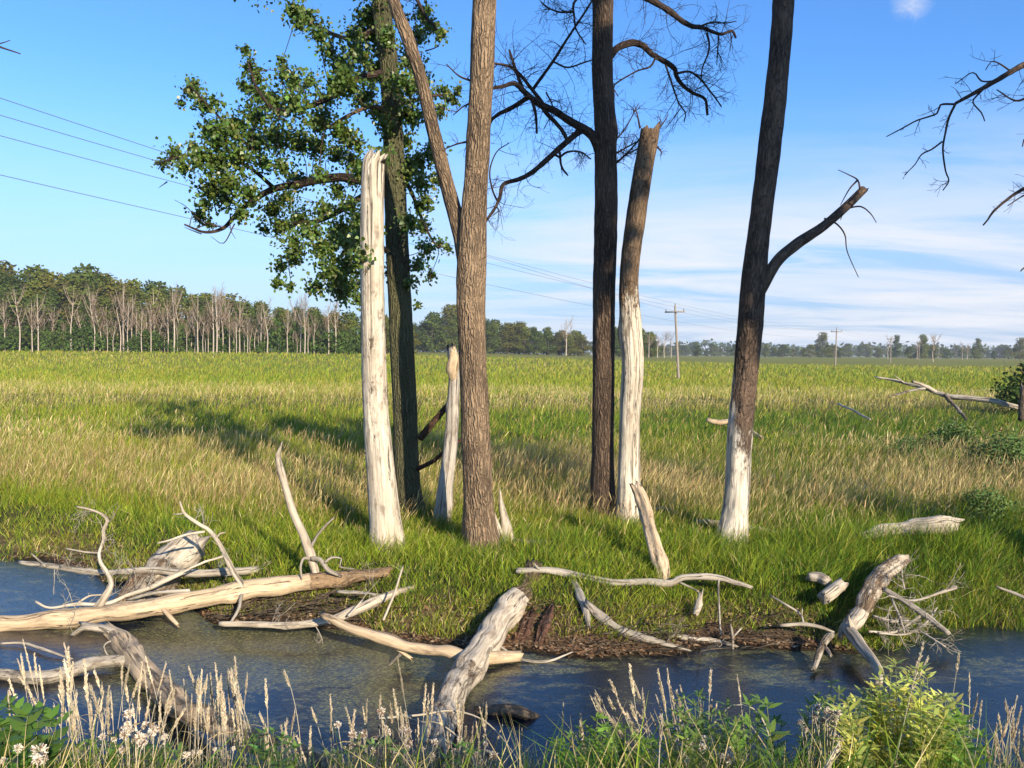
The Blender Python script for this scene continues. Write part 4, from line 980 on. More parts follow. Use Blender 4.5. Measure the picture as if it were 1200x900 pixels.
# bush at the right edge
bs = far_tree('round_bush', 'round dark green bush at the right edge behind the large white forked branch', 'bush', None, 2.6, 4.2, 161, (.05, .085, .02), 3200, .17, 0.0, 14)
p_ = at(1222, 470, 42); bs.location = (p_[0], 42, float(hgt(p_[0], 42))); bs.scale = (1.3, 1.2, 1.15)
# low shrubs in the meadow at right
sh = far_tree('low_shrub', 'low blue green shrub in the meadow nearest the right edge', 'shrub', 'low shrubs in the meadow at right', 1.0, 2.2, 181, (.085, .135, .040), 2600, .075, 0.0, 12)
SHL = ['low blue green shrub in the meadow nearest the right edge', 'blue green shrub below the large white forked branch', 'smallest blue green shrub, farthest from the right edge', 'low green shrub on the bank above the forked driftwood trunk']
SH = ([sh], [False])
for i, (px, py, s) in enumerate(((1188, 560, 1.0), (1120, 535, 1.0), (1062, 540, .6), (1150, 615, .6))):
    p_ = G(px, py, 0); put(SH, 0, (p_[0], p_[1], float(hgt(p_[0], p_[1]))), i * 1.3, (s * 1.3, s, s), SHL[i])
# unseen tree put in beyond the right edge, crown shaped to shade two trunks
sdv = np.array(sd); TB = np.array([17.5, -3.0, 0.0]); TB[2] = float(hgt(TB[0], TB[1]))
t = thing('shade_tree', TB, 'unseen leaning leafy tree beyond the right edge, its crown shaped to shade two trunks', 'tree', None)
mb = MB(); tube(mb, [TB - (0, 0, .3), TB + (.1, 0, 5), TB + (-.3, -.4, 10), TB + (-.8, -1.0, 17)], [.34, .28, .2, .08], 14, .3, .05); mb.build('trunk', M_BARK, t, TB)
lb = LB()
for (cx_, cy_, cz_, r_, h_) in ((1.75 - .72, 14.6 - .42, 6.7, 1.0, 3.4), (3.76 + .60, 13.16 + .35, 6.6, .95, 4.0)):
    c = np.array([cx_, cy_, cz_]) + sdv * 22
    mb = MB(); tube(mb, [TB + (-.3, -.4, 9), (TB + (-.3, -.4, 9)) * .5 + c * .5 + (0, 0, 1.0), c], [.12, .08, .03], 8, .3, .1); mb.build('limb', M_BARK, t, TB)
    k = 3400; n = unit(k); q = c + n * (rng.uniform(0, 1, (k, 1)) ** .4) * np.array([r_, r_, h_])
    V, F, C = strips(q, unit(k), unit(k), rng.uniform(.2, .4, k), rng.uniform(.2, .34, k), unit(k) * .2, LEAFP, vary(GREEN, k, .2)); lb.add(V, F, C)
lb.build('crown', M_FARLEAF, t, TB)

# ------------------------------------------------------------------ utility poles and wires
A0 = np.array([-34.0, 8.0]); A1 = np.array([20.0, 92.0])
AX = (A1 - A0) / np.linalg.norm(A1 - A0); PX_ = np.array([AX[1], -AX[0]])
def pole(xy, H, lean, label, small):
    z = float(hgt(xy[0], xy[1])); b = np.array([xy[0], xy[1], z])
    t = thing('utility_pole', b, label, 'utility pole', 'wooden utility poles crossing the field')
    mb = MB(); tp = b + np.array([lean, 0, H]); tube(mb, [b - (0, 0, .5), tp], [.17, .12], 12, .8, .02); mb.build('pole', M_POLE, t, b)
    mb = MB(); c = tp - np.array([lean * .06, 0, .75]); ang = math.atan2(PX_[1], PX_[0])
    box(mb, c + np.array([-AX[0], -AX[1], 0]) * .16, 2.5, .12, .16, ang); mb.build('crossarm', M_POLE, t, b)
    W = []
    for s in (-1.1, 0, 1.1):
        p = (c + np.array([PX_[0] * s, PX_[1] * s, .08]) + np.array([-AX[0], -AX[1], 0]) * .16) if s else tp.copy()
        mb = MB(); tube(mb, [p, p + (0, 0, .08), p + (0, 0, .12), p + (0, 0, .26)], [.04, .09, .06, .07], 8, .03, 0); mb.build('insulator', M_INSUL, t, b)
        W.append(p + (0, 0, .26))
    W.append(c - (0, 0, 1.1))
    return W
PL = [(A1, 8.9, -.6, 'weathered utility pole leaning left, nearest of the line, right of the half stripped snag'), (A1 + (A1 - A0), 8.8, .15, 'pale utility pole with a crossarm, second of the line, in the field at right'),
      (A1 + 2 * (A1 - A0), 8.8, 0, 'utility pole with a crossarm, third of the line, beside the dark narrow tree'), (A1 + 3 * (A1 - A0), 8.8, 0, 'small far utility pole, fourth of the line, near the pale bare tree'), (A1 + 4.2 * (A1 - A0), 8.8, 0, 'tiny far utility pole, fifth of the line, near the right edge')]
WP = [pole(*p, i > 1) for i, p in enumerate(PL)]
zl = 3.2 + np.array([(411 - y) / FP for y in (118, 138, 162, 208)])
t0 = .2586
W0 = []
tm = np.array([1.0, 1.0, 1.0, 1.0])
for i in range(4):
    q = at(0, (118, 138, 162, 208)[i], 29.7 + (i - 1) * .5 * (i < 3)); e = WP[0][i]
    W0.append(q + (q - e) * (t0 / (1 - t0)) + np.array([0, 0, .7]))
WL = ['highest power wire crossing the sky at left', 'second power wire from the top crossing the sky at left', 'third power wire from the top crossing the sky at left', 'lowest power wire crossing the sky at left']
bp = np.array([A0[0], A0[1], 0]); t = thing('utility_pole', bp, 'tall utility pole beyond the left edge that carries the four wires', 'utility pole', 'wooden utility poles crossing the field')
mb = MB(); tube(mb, [bp - (0, 0, .5), bp + (0, 0, max(v[2] for v in W0) + .3)], [.2, .14], 12, .8, .02); mb.build('pole', M_POLE, t, bp)
mb = MB(); c = (W0[0] + W0[2]) / 2 - (0, 0, .3); box(mb, c, 3.0, .14, .18, math.atan2(PX_[1], PX_[0])); mb.build('crossarm', M_POLE, t, bp)
for i in range(4):
    mb = MB()
    chain = [W0] + WP
    for a_, b_ in zip(chain[:-1], chain[1:]):
        u_ = np.linspace(0, 1, 15)[:, None]; P = a_[i] * (1 - u_) + b_[i] * u_
        P[:, 2] -= (4 * u_ * (1 - u_) * (.55 if a_ is W0 else .8))[:, 0]
        tube(mb, P, np.linspace(.016, .010, 15) if a_ is W0 else [.010] * 15, 5, 50, 0)
    tag(mb.build('power_wire', M_WIRE, None, WP[0][i]), WL[i], 'wire', 'power wires between the utility poles')
# ------------------------------------------------------------------ grass
def vn(X, Y, s, seed=0):
    X = X * s + seed * 13.7; Y = Y * s + seed * 7.1
    return (np.sin(X + 1.7 * np.sin(Y * .8 + seed)) + np.sin(Y * 1.3 + 1.4 * np.sin(X * .9 + 2)) + .7 * np.sin(X * 2.3 - Y * 1.9 + 1) + .5 * np.sin(X * 4.1 + Y * 3.7)) / 3.2
HEAD = [(0, .55), (.40, .42), (.72, .30), (.78, 1.1), (.90, 1.0), (1, .1)]
BLADE = [(0, .7), (.35, 1.0), (.75, .65), (1, .06)]
# bare patches under the driftwood: no grass within these ground discs (x, y, r)
def sample(n, y0, y1, pw=1.0, pxr=(-330, 1530)):
    u = rng.uniform(0, 1, n)
    Y = (y0 ** -pw + u * (y1 ** -pw - y0 ** -pw)) ** (-1 / pw)
    px = rng.uniform(pxr[0], pxr[1], n)
    return (px - 600) / FP * Y, Y, px
def grass(name, X, Y, L, W, col, tip, lean, prof, mat, spread=.28, bendk=.35):
    bendk *= .6
    n = len(X)
    base = np.stack([X, Y, hgt(X, Y) - .02], -1)
    d = np.stack([rng.normal(0, spread, n) + lean, rng.normal(0, spread, n) * .8, np.ones(n)], -1)
    az = rng.uniform(0, PI, n) * .9 - .2
    side = np.stack([np.cos(az), np.sin(az), np.zeros(n)], -1)
    bend = np.stack([rng.normal(.10, .3, n), rng.normal(0, .25, n), -np.abs(rng.normal(.08, .12, n))], -1) * bendk / .35
    return strips(base, d, side, L, W, bend, prof, col, tip)
LIMEG = np.array([.185, .250, .022]); DEEPG = np.array([.062, .130, .016]); YELG = np.array([.285, .265, .040]); TAN = np.array([.45, .36, .17]); TAND = np.array([.30, .21, .095]); OLIVE = np.array([.15, .155, .03])
def pick(cols, w, n):
    w = np.asarray(w); w = w / w.sum(1)[:, None]; c = np.cumsum(w, 1); r = rng.uniform(0, 1, (n, 1))
    return np.minimum((r > c).sum(1), len(cols) - 1)

# short bright bank grass
gb = LB()
X, Y, px = sample(250000, 9.3, 16.5, 1.0)
t_ = Y - shore(X)
lim = .16 + .22 * vn(X, Y, 2.2, 1) - .45 * sst(3.8, 5.5, X) - .15 * sst(-4.5, -6, X) + .16 * np.exp(-((X - 1.3) / 2.0) ** 2)
keep = (t_ > lim) & ((t_ > lim + .5) | (rng.random(len(X)) < .6))
X, Y, t_, px = X[keep], Y[keep], t_[keep], px[keep]; n = len(X)
L = (.15 + .13 * sst(.6, 2.2, t_) + .08 * vn(X, Y, 1.7, 2) + .14 * sst(3.6, 5.2, X)) * rng.uniform(.5, 1.35, n)
L = L * (1 + .45 * vn(X, Y, 3.1, 9)).clip(.5, 1.6) * (1 - .25 * np.exp(-((X - 0.2) / 1.3) ** 2 - ((Y - 11.0) / .8) ** 2))
pat = vn(X, Y, .8, 3)
Wt = np.stack([1.1 + .5 * pat, .75 - .5 * pat + 1.9 * sst(2.3, 4.8, X), .30 + .35 * (t_ < .9) + .1 * pat, .08 + .30 * (t_ < .7), np.full(n, .2)], -1).clip(.01)  # more deep green to the right: shade on that bank put into blade colour
kc = pick(5 * [0], Wt, n); cols = np.stack([LIMEG, DEEPG, YELG, TAN, OLIVE])[kc] * np.exp(rng.normal(0, .33, (n, 1)))
V, F, C = grass('g', X, Y, L.clip(.06), rng.uniform(.0045, .0095, n), cols, cols * 1.15 + np.array([.02, .01, 0]), .05, BLADE, None, .35, .5); gb.add(V, F, C)
tag(gb.build('bank_grass', M_GRASS), 'short bright green grass on the far bank round the feet of the trees', 'grass', None, 'stuff')

# tall tan and green grass behind the trees
gt = LB(); gs = LB()
for (cnt, y0, y1, wd) in ((190000, 12.6, 26, .0072), (150000, 24, 62, .016)):
    X, Y, px = sample(cnt, y0, y1, 1.1)
    t_ = Y - shore(X); pat = vn(X, Y * .7, .55, 5); pat2 = vn(X, Y * .6, .2, 6)
    keep = (t_ > 1.9 + .5 * pat) & (rng.random(len(X)) < .25 + .75 * sst(12.8, 14.6, Y + .6 * pat - .12 * np.abs(X)))
    X, Y, t_, px, pat, pat2 = [a[keep] for a in (X, Y, t_, px, pat, pat2)]; n = len(X)
    right = sst(700, 860, px); leftw = sst(520, 160, px)
    b1 = sst(13.5, 15, Y) * sst(25, 20, Y)                    # tan zone behind the trunks
    b2 = sst(25, 28, Y) * sst(42, 36, Y)                      # deep green band: greener grass, with crown shade put into its colour
    b3 = sst(40, 46, Y)                                        # pale reeds
    b1 = b1 * (.20 + .85 * sst(-.45, .35, pat + .6 * pat2))
    wt_tan = .12 + b1 * (1.0 - .66 * right - .65 * leftw) + b3 * .7 + .30 * pat2 - .10 * b2
    wt_tand = .10 + b1 * (.75 - .3 * right - .2 * leftw)
    wt_deep = .38 + b2 * (.4 + 1.5 * sst(480, 640, px)) + .95 * right * (1 - b3) - .2 * pat
    wt_lime = .65 + .65 * leftw - .4 * right + .2 * pat
    wt_yel = .55 + .2 * leftw + b3 * .5
    kc = pick(5 * [0], np.stack([wt_tan, wt_tand, wt_deep, wt_lime, wt_yel], -1).clip(.01), n)
    cols = np.stack([TAN, TAND, DEEPG, LIMEG, YELG])[kc] * np.exp(rng.normal(0, .28, (n, 1))) * np.exp(rng.normal(0, .05, (n, 3)))
    hh = np.where(kc < 2, .70, .44) * (1 + .22 * pat) * rng.uniform(.6, 1.25, n) * (.62 + .38 * sst(13, 15.5, Y)) 
    seed = kc < 2
    tipc = np.where(seed[:, None], cols * 1.1, cols * 1.1 + np.array([.02, .012, 0]))
    g_ = ~seed
    V, F, C = grass('t', X[g_], Y[g_], hh[g_], rng.uniform(.8, 1.5, g_.sum()) * wd, cols[g_], tipc[g_], .08, BLADE, None, .2, .5); gt.add(V, F, C)
    V, F, C = grass('s', X[seed], Y[seed], hh[seed], rng.uniform(.8, 1.4, seed.sum()) * wd, cols[seed] * .85, tipc[seed], .12, HEAD, None, .11, .35); gs.add(V, F, C)
tag(gt.build('meadow_grass', M_GRASS), 'tall green and yellow green grass of the marshy field', 'grass', None, 'stuff')
tag(gs.build('dry_seed_grass', M_DRY), 'tall tan grass gone to seed behind the trunks', 'grass', None, 'stuff')
# far reeds
gr = LB()
X, Y, px = sample(150000, 55, 190, 1.0)
n = len(X); pat = vn(X, Y * .4, .07, 7); pat2 = vn(X, Y * .5, .22, 8)
b3 = sst(78, 60, Y) * (.6 + .4 * sst(.0, .5, pat2 + .3))
kc = pick(4 * [0], np.stack([.04 + b3 * .75 + .10 * pat, .18 - .12 * pat, .55 + .2 * pat2, .75 + .3 * pat], -1).clip(.01), n)
cols = np.stack([TAN, DEEPG * 1.2, LIMEG, YELG])[kc] * np.exp(rng.normal(0, .18, (n, 1)))
V, F, C = grass('r', X, Y, rng.uniform(.35, .75, n), rng.uniform(.028, .07, n) * (Y / 80), cols, cols * 1.1, .05, BLADE, None, .2, .4); gr.add(V, F, C)
tag(gr.build('marsh_reeds', M_GRASS), 'yellow green reeds of the far field reaching to the tree lines', 'reeds', None, 'stuff')
# flattened litter and twigs on the mud
lt = LB()
k = 26000; X = rng.uniform(-9, 9, k); t_ = rng.uniform(-.10, .95, k) ** 1.2; Y = shore(X) + np.nan_to_num(t_, nan=.1)
kp = rng.random(k) < .35 + .65 * np.exp(-((X - 1.3) / 2.2) ** 2) + .35 * np.exp(-((X + 3.2) / 1.3) ** 2)
X, Y = X[kp], Y[kp]; n = len(X)
base = np.stack([X, Y, np.maximum(hgt(X, Y), WATER) + rng.uniform(.0, .035, n)], -1)
d = unit(n) * np.array([1, 1, .18]); nn = np.tile([0, 0, 1.], (n, 1)) + unit(n) * .4
ks = rng.random(n) < .25
cols = np.stack([np.array([.22, .125, .065]), np.array([.12, .075, .045]), np.array([.32, .23, .14])])[rng.integers(0, 3, n)] * np.exp(rng.normal(0, .25, (n, 1)))
L = np.where(ks, rng.uniform(.10, .38, n), rng.uniform(.03, .08, n)); W = np.where(ks, .008, L * .55)
V, F, C = strips(base, d, np.cross(d, nn), L, W, unit(n) * .12, LEAFP, cols); lt.add(V, F, C)
tag(lt.build('leaf_litter', M_DRY), 'brown dead leaves and broken stems strewn on the muddy bank', 'leaf litter', None, 'stuff')
# brown drift heap under the long peeled log
tl = MB()
for _ in range(170):
    p = G(rng.uniform(235, 420), rng.uniform(698, 727), rng.uniform(.02, .10)); a = rng.normal(0, .5) + (0 if rng.random() < .8 else 1.5)
    l = rng.uniform(.15, .6); e = p + np.array([math.cos(a) * l, math.sin(a) * l * .5 + .05, rng.uniform(-.02, .10)])
    tube(tl, [p, (p + e) / 2 + rng.normal(size=3) * .02, e], [.008, .007, .003], 4, .2, 0, 0, rng.uniform(.2, 1))
for _ in range(90):
    p = G(rng.uniform(660, 900), rng.uniform(725, 765), .03); a = rng.normal(-.4, .6); l = rng.uniform(.12, .45)
    e = p + np.array([math.cos(a) * l, math.sin(a) * l * .5, rng.uniform(-.01, .10)])
    tube(tl, [p, (p + e) / 2 + rng.normal(size=3) * .02, e], [.008, .007, .003], 4, .2, 0, 0, rng.uniform(.3, 1))
tag(tl.build('twig_litter', M_DRIFTG), 'drift of small broken twigs and roots at the foot of the bank', 'twigs', None, 'stuff')

# ------------------------------------------------------------------ near bank
nb = LB()
X = rng.uniform(-7, 7, 42000); Y = rng.uniform(1.2, 6.4, 42000); n_ = near_shore(X) - Y
z0 = hgt(X, Y); sight = 3.2 - Y * (484 - .0) / FP        # height of the frame's lower edge there
kp = (n_ > .05); X, Y, z0, sight = X[kp], Y[kp], z0[kp], sight[kp]
L = np.minimum(rng.uniform(.2, .62, len(X)), np.maximum(sight - z0 + rng.uniform(-.06, .24, len(X)) + .05 * vn(X, Y, 2, 4), .12))
n = len(X); kc = pick(4 * [0], np.stack([np.full(n, .5), np.full(n, .35), np.full(n, .2), .30 + .2 * vn(X, Y, 1.2, 2) + .9 * sst(.5, -.5, X)], -1).clip(.01), n)
cols = np.stack([DEEPG, LIMEG * .8, OLIVE, TAN])[kc] * np.exp(rng.normal(0, .22, (n, 1)))
V, F, C = grass('n', X, Y, L, rng.uniform(.004, .009, n), cols, cols * 1.1, .0, BLADE, None, .3, .6); nb.add(V, F, C)
tag(nb.build('near_bank_grass', M_GRASS), 'green and dry grass blades along the near bank at the bottom edge', 'grass', None, 'stuff')

def stalk(t, loc, root, tip, w, hl, droop):
    """a dry stem with a feathery seed head"""
    root = np.asarray(root); tip = np.asarray(tip); L = np.linalg.norm(tip - root)
    mid = (root + tip) / 2 + rng.normal(size=3) * .055 * L + np.array([0, 0, .10 * L]) * droop
    u = np.linspace(0, 1, 13)[:, None]; P = (1 - u) ** 2 * root + 2 * u * (1 - u) * mid + u * u * tip
    mb = MB(); tube(mb, P, np.linspace(w, w * .45, 13), 5, 1, 0); so = mb.build('stalk', M_STALK, t, loc)
    H = LB(); T = P[-1] - P[-4]; T /= np.linalg.norm(T); k = int(230 * hl / .16); fat = rng.uniform(.55, 1.15)
    s = rng.uniform(0, 1, k); base = tip - T * hl * (1 - s)[:, None] + rng.normal(size=(k, 3)) * .002 * fat
    base[:, 2] -= .02 * s ** 2 * droop
    sd_ = unit(k); sd_ -= T * (sd_ @ T)[:, None]
    d = T * 1.5 + sd_ * .75 * fat
    L_ = rng.uniform(.010, .022, k) * (1.15 - .7 * s) * (.6 + .8 * np.minimum(1, s * 4)) * (.55 + .4 * fat)
    tone = np.array([.53, .45, .32]) * math.exp(rng.normal() * .18)
    V, F, C = strips(base, d, unit(k), L_, L_ * .26, unit(k) * .1, LANCE, vary(tone, k, .18, .05)); H.add(V, F, C)
    for _ in range(int(rng.integers(1, 4))):
        i = int(rng.integers(2, 9)); dd_ = unit(1) + np.array([[0, 0, .7]])
        V, F, C = strips(P[i:i + 1], dd_, unit(1), np.array([rng.uniform(.12, .32)]), np.array([.007]), np.array([[rng.normal() * .5, 0, -.9]]), [(0, .7), (.2, 1), (.4, 1), (.6, .8), (.8, .6), (1, .1)], np.array([[.42, .33, .19]])); B_ = LB(); B_.add(V, F, C); B_.build('dry_leaf', M_DRY, so, loc)
    H.build('seed_head', M_DRY, so, loc)
def clump(label, tips, Yr, dxr=(-10, 10), w=.0029, hl=(.15, .26), drop=330):
    Y0 = rng.uniform(*Yr); ax = np.mean([t_[0] for t_ in tips])
    X0 = (ax + np.mean(dxr) - 600) / FP * Y0; b = np.array([X0, Y0, float(hgt(X0, Y0))])
    t = thing('dry_grass_clump', b, label, 'grass', 'tan seed grass clumps on the near bank')
    for (x, y) in tips:
        Y = Y0 + rng.normal() * .18; tip = at(x, y, Y)
        xr = (x + rng.uniform(*dxr) * 1.8 + rng.normal() * 12 - 600) / FP * Y; rt_ = np.array([xr, Y + rng.normal() * .05, 0]); rt_[2] = float(hgt(rt_[0], rt_[1])) - .02
        stalk(t, b, rt_, tip, w * rng.uniform(.8, 1.2), rng.uniform(*hl) * rng.uniform(.6, 1.15), rng.uniform(-.5, 1.3))
    return t
M_STALK = plainmat('dry_stalk', (.46, .40, .29), .8, .35, 30)
def tips(n, x0, x1, y0, y1): return [(rng.uniform(x0, x1), rng.uniform(y0, y1)) for _ in range(int(n * (2.0 if x0 < 620 else 1.4)))]
clump('loose tall clump of tan seed stalks at the left edge by the sunken log', [(27, 750), (75, 752), (25, 768)] + tips(9, 5, 75, 765, 825), (4.3, 4.6), (-5, 35))
clump('thin clump of tan seed stalks in front of the sunken log end', [(80, 760), (99, 775), (105, 800)] + tips(9, 70, 130, 775, 830), (4.2, 4.5), (-15, 15))
clump('clump of pale stalks standing over the gnarled log', tips(9, 128, 205, 765, 830), (4.2, 4.6), (-25, 10))
clump('dense tall clump of tan seed stalks over the near end of the gnarled log', [(275, 770), (221, 780), (252, 778), (243, 790)] + tips(17, 212, 285, 782, 835), (4.3, 4.7), (-15, 15))
clump('row of sparse seed stalks against the water between the gnarled log and the bleached log', [(290, 788), (311, 795), (333, 784), (387, 815), (365, 828)] + tips(6, 300, 390, 825, 865), (4.3, 4.6), (-6, 20))
clump('clump with one tall seed stalk just left of the bleached log foot', [(466, 772), (410, 850), (446, 815), (461, 807)] + tips(8, 400, 480, 820, 865), (4.5, 4.8), (0, 15))
clump('seed stalks standing right before the bleached log foot', [(499, 803), (508, 800), (502, 815)] + tips(6, 485, 545, 815, 860), (4.6, 4.9), (-12, 12))
clump('short seed stalks on the water edge right of the bleached log foot', [(562, 828), (570, 822), (556, 838)] + tips(6, 545, 620, 845, 880), (4.6, 4.9), (-5, 20))
clump('left leaning clump of seed stalks above the green weeds', [(697, 808), (692, 816), (715, 796), (713, 815), (700, 822), (706, 830)] + tips(6, 690, 740, 815, 850), (4.3, 4.6), (20, 50), hl=(.12, .18))
clump('left leaning tuft of long seed stalks with one bent level', [(738, 779), (744, 800), (771, 785), (782, 784), (797, 804), (755, 818), (775, 800)] + tips(8, 740, 800, 795, 840), (4.3, 4.6), (15, 45), hl=(.13, .2))
clump('scattered seed stalks among green weeds in front of the trunk reflection', [(833, 783), (864, 790), (680, 838), (660, 825), (662, 855)] + tips(6, 800, 885, 815, 855), (4.4, 4.7), (0, 30))
clump('pair of thick arched seed heads rising over the yellow green shrub', [(1082, 754), (1088, 768), (1070, 800)], (3.9, 4.1), (-25, -10), .003, (.15, .21))
clump('tall arched seed stalks at the right side of the yellow green shrub', [(1124, 765), (1136, 788), (1146, 812), (1128, 820), (1150, 822)], (3.9, 4.1), (-8, 12), .003, (.14, .2))
clump('stiff bunch of tan seed stalks in the right corner', [(1178, 818), (1192, 815), (1186, 830), (1170, 835), (1155, 863), (1197, 828), (1168, 850)] + tips(5, 1160, 1200, 840, 870), (3.8, 4.1), (-10, 12), .0028, (.12, .18))
clump('thick blurred seed head standing close to the viewer at the lower middle edge', [(776, 836)], (1.9, 1.95), (2, 6), .0028, (.14, .15))
clump('fuzzy slanting seed head close to the viewer in front of the yellow green shrub', [(984, 868)], (1.9, 1.95), (-60, -50), .0028, (.11, .12))
# bent over stems
def bent(label, pts, r):
    mb = MB(); P = px_path(None, pts); tube(mb, P, np.linspace(r, r * .4, len(P)), 5, .05, .05)
    tag(mb.build('bent_stem', M_STALK, None, P[0]), label, 'grass stem', 'bent dry stems over the water')
bent('long bent dry stem arching to the right over the bleached log foot', [(440, 842, 5.0), (490, 838, 5.0), (530, 833, 5.0), (568, 845, 4.9), (600, 880, 4.7), (612, 905, 4.6)], .008)
bent('bent dry stem drooping left across the bleached log foot', [(560, 905, 4.6), (545, 872, 4.7), (515, 848, 4.8), (490, 845, 4.9), (462, 832, 5.0)], .006)
bent('bent dry stem arching over the weeds in front of the trunk reflection', [(912, 905, 4.2), (897, 850, 4.3), (882, 830, 4.35), (858, 826, 4.4), (846, 838, 4.4)], .006)

# leafy weeds
def weed(name, label, cat, px0, px1, ytop, Y, nst, ll, lw, col, nleaf=22, spread=14, group=None, tipcol=None):
    ax = (px0 + px1) / 2; X0 = (ax - 600) / FP * Y; b = np.array([X0, Y, float(hgt(X0, Y))])
    t = thing(name, b, label, cat, group)
    for i in range(nst):
        fx = (i + rng.uniform(.1, .9)) / nst; x = px0 + fx * (px1 - px0)
        hump = 1 - .65 * abs(fx - .5) ** 1.5 * 2
        Ys = Y + rng.normal() * .16; tip = at(x, 905 - (905 - ytop) * hump * rng.uniform(.72, 1.04), Ys)
        rt_ = np.array([X0 + (tip[0] - X0) * .55, Ys + rng.normal() * .05, 0]); rt_[2] = float(hgt(rt_[0], rt_[1]))
        mid = (rt_ + tip) / 2 + rng.normal(size=3) * .02
        u = np.linspace(0, 1, 12)[:, None]; P = (1 - u) ** 2 * rt_ + 2 * u * (1 - u) * mid + u * u * tip
        mb = MB(); tube(mb, P, np.linspace(.004, .0018, 12), 5, 1, 0); so = mb.build('stem', M_STEM, t, b); lb = LB()
        k = int(nleaf * 1.9); s = np.sort(rng.uniform(.3, 1.0, k)); s[-6:] = rng.uniform(.96, 1, 6)
        pi = (1 - s[:, None]) ** 2 * rt_ + 2 * s[:, None] * (1 - s[:, None]) * mid + s[:, None] ** 2 * tip
        a = np.arange(k) * 2.4 + rng.uniform(0, 6); upk = rng.uniform(.35, 1.1, k)
        d = np.stack([np.cos(a), np.sin(a), upk], -1); side = np.stack([-np.sin(a), np.cos(a), rng.normal(0, .2, k)], -1)
        L = 1.6 * ll * rng.uniform(.6, 1.15, k) * (1 - .35 * s ** 3)
        V, F, C = strips(pi, d, side, L, L * lw, np.stack([np.cos(a) * .1, np.sin(a) * .1, -rng.uniform(.1, .35, k)], -1), LANCE, vary(np.asarray(col) * 1.45, k, .25, .07), None if tipcol is None else vary(tipcol, k, .15)); lb.add(V, F, C)
        lb.build('leaves', M_WEED, so, b)
    return t
M_STEM = plainmat('green_stem', (.13, .15, .05), .6, .3, 30)
weed('leafy_shrub', 'large yellow green leafy shrub with narrow leaves at the lower right', 'shrub', 978, 1132, 776, 4.1, 36, .066, .27, (.31, .32, .075), 30)
weed('leafy_weed', 'bright green broad leaved weed at the right side of the yellow green shrub', 'weed', 1076, 1155, 830, 4.0, 12, .08, .32, (.12, .20, .03), 18)
weed('leafy_weed', 'narrow leafy weed rising above the withered flower heads left of the yellow green shrub', 'weed', 938, 1002, 792, 4.25, 12, .055, .30, (.15, .19, .05), 24)
weed('leafy_weed', 'low green leafy weed below the left leaning seed stalks', 'weed', 645, 775, 842, 4.2, 18, .058, .32, (.12, .20, .03), 24)
weed('leafy_weed', 'green weed with long pointed leaves between the leaning tuft and the trunk reflection', 'weed', 775, 872, 806, 4.2, 12, .07, .27, (.11, .165, .035), 22)
weed('leafy_weed', 'sparse green weed left of the withered flower heads at the lower right', 'weed', 850, 920, 808, 4.25, 8, .07, .32, (.10, .16, .03), 15)
weed('leafy_weed', 'broad leaved dark green weed in the lower left corner', 'weed', -30, 75, 812, 3.9, 9, .085, .55, (.06, .12, .02), 17)
weed('leafy_weed', 'green leafy weed under the pale fluffy seed heads at lower left', 'weed', 60, 215, 862, 4.0, 14, .06, .35, (.08, .14, .03), 20)
weed('leafy_weed', 'small green weed before the near end of the gnarled log', 'weed', 290, 350, 852, 4.1, 7, .06, .36, (.085, .15, .03), 18)
weed('leafy_weed', 'small green sprout with pointed leaves below the bleached log foot', 'weed', 525, 560, 870, 4.2, 4, .075, .28, (.09, .18, .03), 12)
weed('leafy_weed', 'low dull green weed at the lower edge left of the bleached log foot', 'weed', 380, 485, 866, 4.2, 13, .055, .36, (.085, .12, .04), 16)
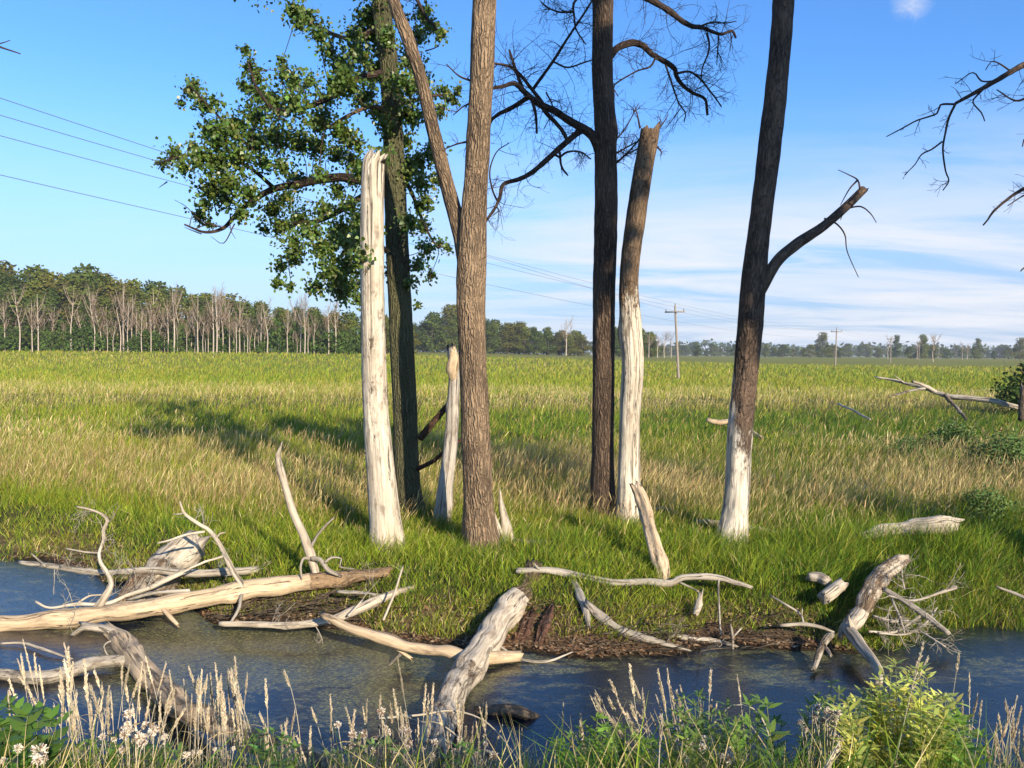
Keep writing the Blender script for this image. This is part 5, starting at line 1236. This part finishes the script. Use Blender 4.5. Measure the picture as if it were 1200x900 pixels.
# withered thistle and aster heads
def fluff(label, heads, Y, rad, brown=.3, group='pale fluffy seed heads on the near bank'):
    ax = np.mean([h[0] for h in heads]); X0 = (ax - 600) / FP * Y; b = np.array([X0, Y, float(hgt(X0, Y))])
    t = thing('fluffy_weed', b, label, 'weed', group)
    for (x, y) in heads:
        c = at(x, y, Y + rng.normal() * .10); r0 = np.array([X0 + (c[0] - X0) * .4, c[1], 0]); r0[2] = float(hgt(r0[0], r0[1]))
        u = np.linspace(0, 1, 9)[:, None]; mid = (r0 + c) / 2 + rng.normal(size=3) * .03
        mb = MB(); tube(mb, (1 - u) ** 2 * r0 + 2 * u * (1 - u) * mid + u * u * c, np.linspace(.004, .0018, 9), 5, 1, 0); so = mb.build('stem', M_STALK, t, b)
        k = 420; R = 1.3 * rad * rng.uniform(.55, 1.25); n = unit(k) * (rng.uniform(.25, 1, (k, 1)) * np.array([rng.uniform(.7, 1.2), rng.uniform(.7, 1.2), rng.uniform(.7, 1.3)])); n[:, 2] += .15
        wl = LB(); br = rng.random(k) < brown
        cc = np.where(br[:, None], np.array([.25, .155, .10]), np.array([.76, .70, .60])) * np.exp(rng.normal(0, .15, (k, 1)))
        V, F, C = strips(c + n * R * .12, n + unit(k) * .3, unit(k), R * rng.uniform(.18, .5, k), np.full(k, R * .15), unit(k) * .5, [(0, .5), (.5, .8), (1, .6)], cc); wl.add(V, F, C)
        wl.build('seed_head', M_DRY, so, b)
def ring(cx, cy, n, sx, sy): return [(cx + rng.normal() * sx, cy + rng.normal() * sy) for _ in range(n)]
fluff('cluster of grey white fluffy seed heads standing before the gnarled log', ring(155, 855, 16, 16, 13), 3.9, .030, .35)
fluff('single big cream fluffy thistle head with a brown cup in the lower left corner', [(46, 882), (44, 890), (50, 890)], 3.2, .042, .3)
fluff('two small pale fluffy heads at the left edge near the broad leaved weed', [(4, 891), (21, 877)], 3.6, .022, .2)
fluff('loose grey fluff among dry stems left of the bleached log foot', ring(450, 866, 20, 36, 15), 4.3, .028, .45)
fluff('grey white fluffy heads below the bleached log foot', ring(545, 882, 12, 28, 9), 4.3, .026, .4)
fluff('cream fluffy thistle heads among the green weeds in front of the trunk reflection', ring(812, 882, 8, 10, 9) + ring(855, 888, 6, 9, 7), 4.0, .032, .2)
fluff('pinkish brown withered flower heads left of the yellow green shrub', ring(966, 842, 26, 16, 11), 4.0, .026, .35)
fluff('scattered small white fluff under the dense clump of seed stalks', ring(235, 880, 7, 30, 10), 4.0, .02, .2)
# ------------------------------------------------------------------ the air
HZ = 0.00017
m, nt = new_mat('haze_air'); N = NT(nt)
pv = N.n('ShaderNodeVolumePrincipled', {'Color': (.80, .88, 1.0, 1), 'Density': HZ, 'Anisotropy': 0.0})
nt.links.new(pv.outputs[0], N.n('ShaderNodeOutputMaterial').inputs['Volume'])
zmax = 34.0
vb = MB(); box(vb, (0, 2050, (zmax - 3.0) / 2), 6800, 4700, zmax + 3.0)
tag(vb.build('haze', m, None, (0, 2050, 10)), None, None, None, 'stuff')
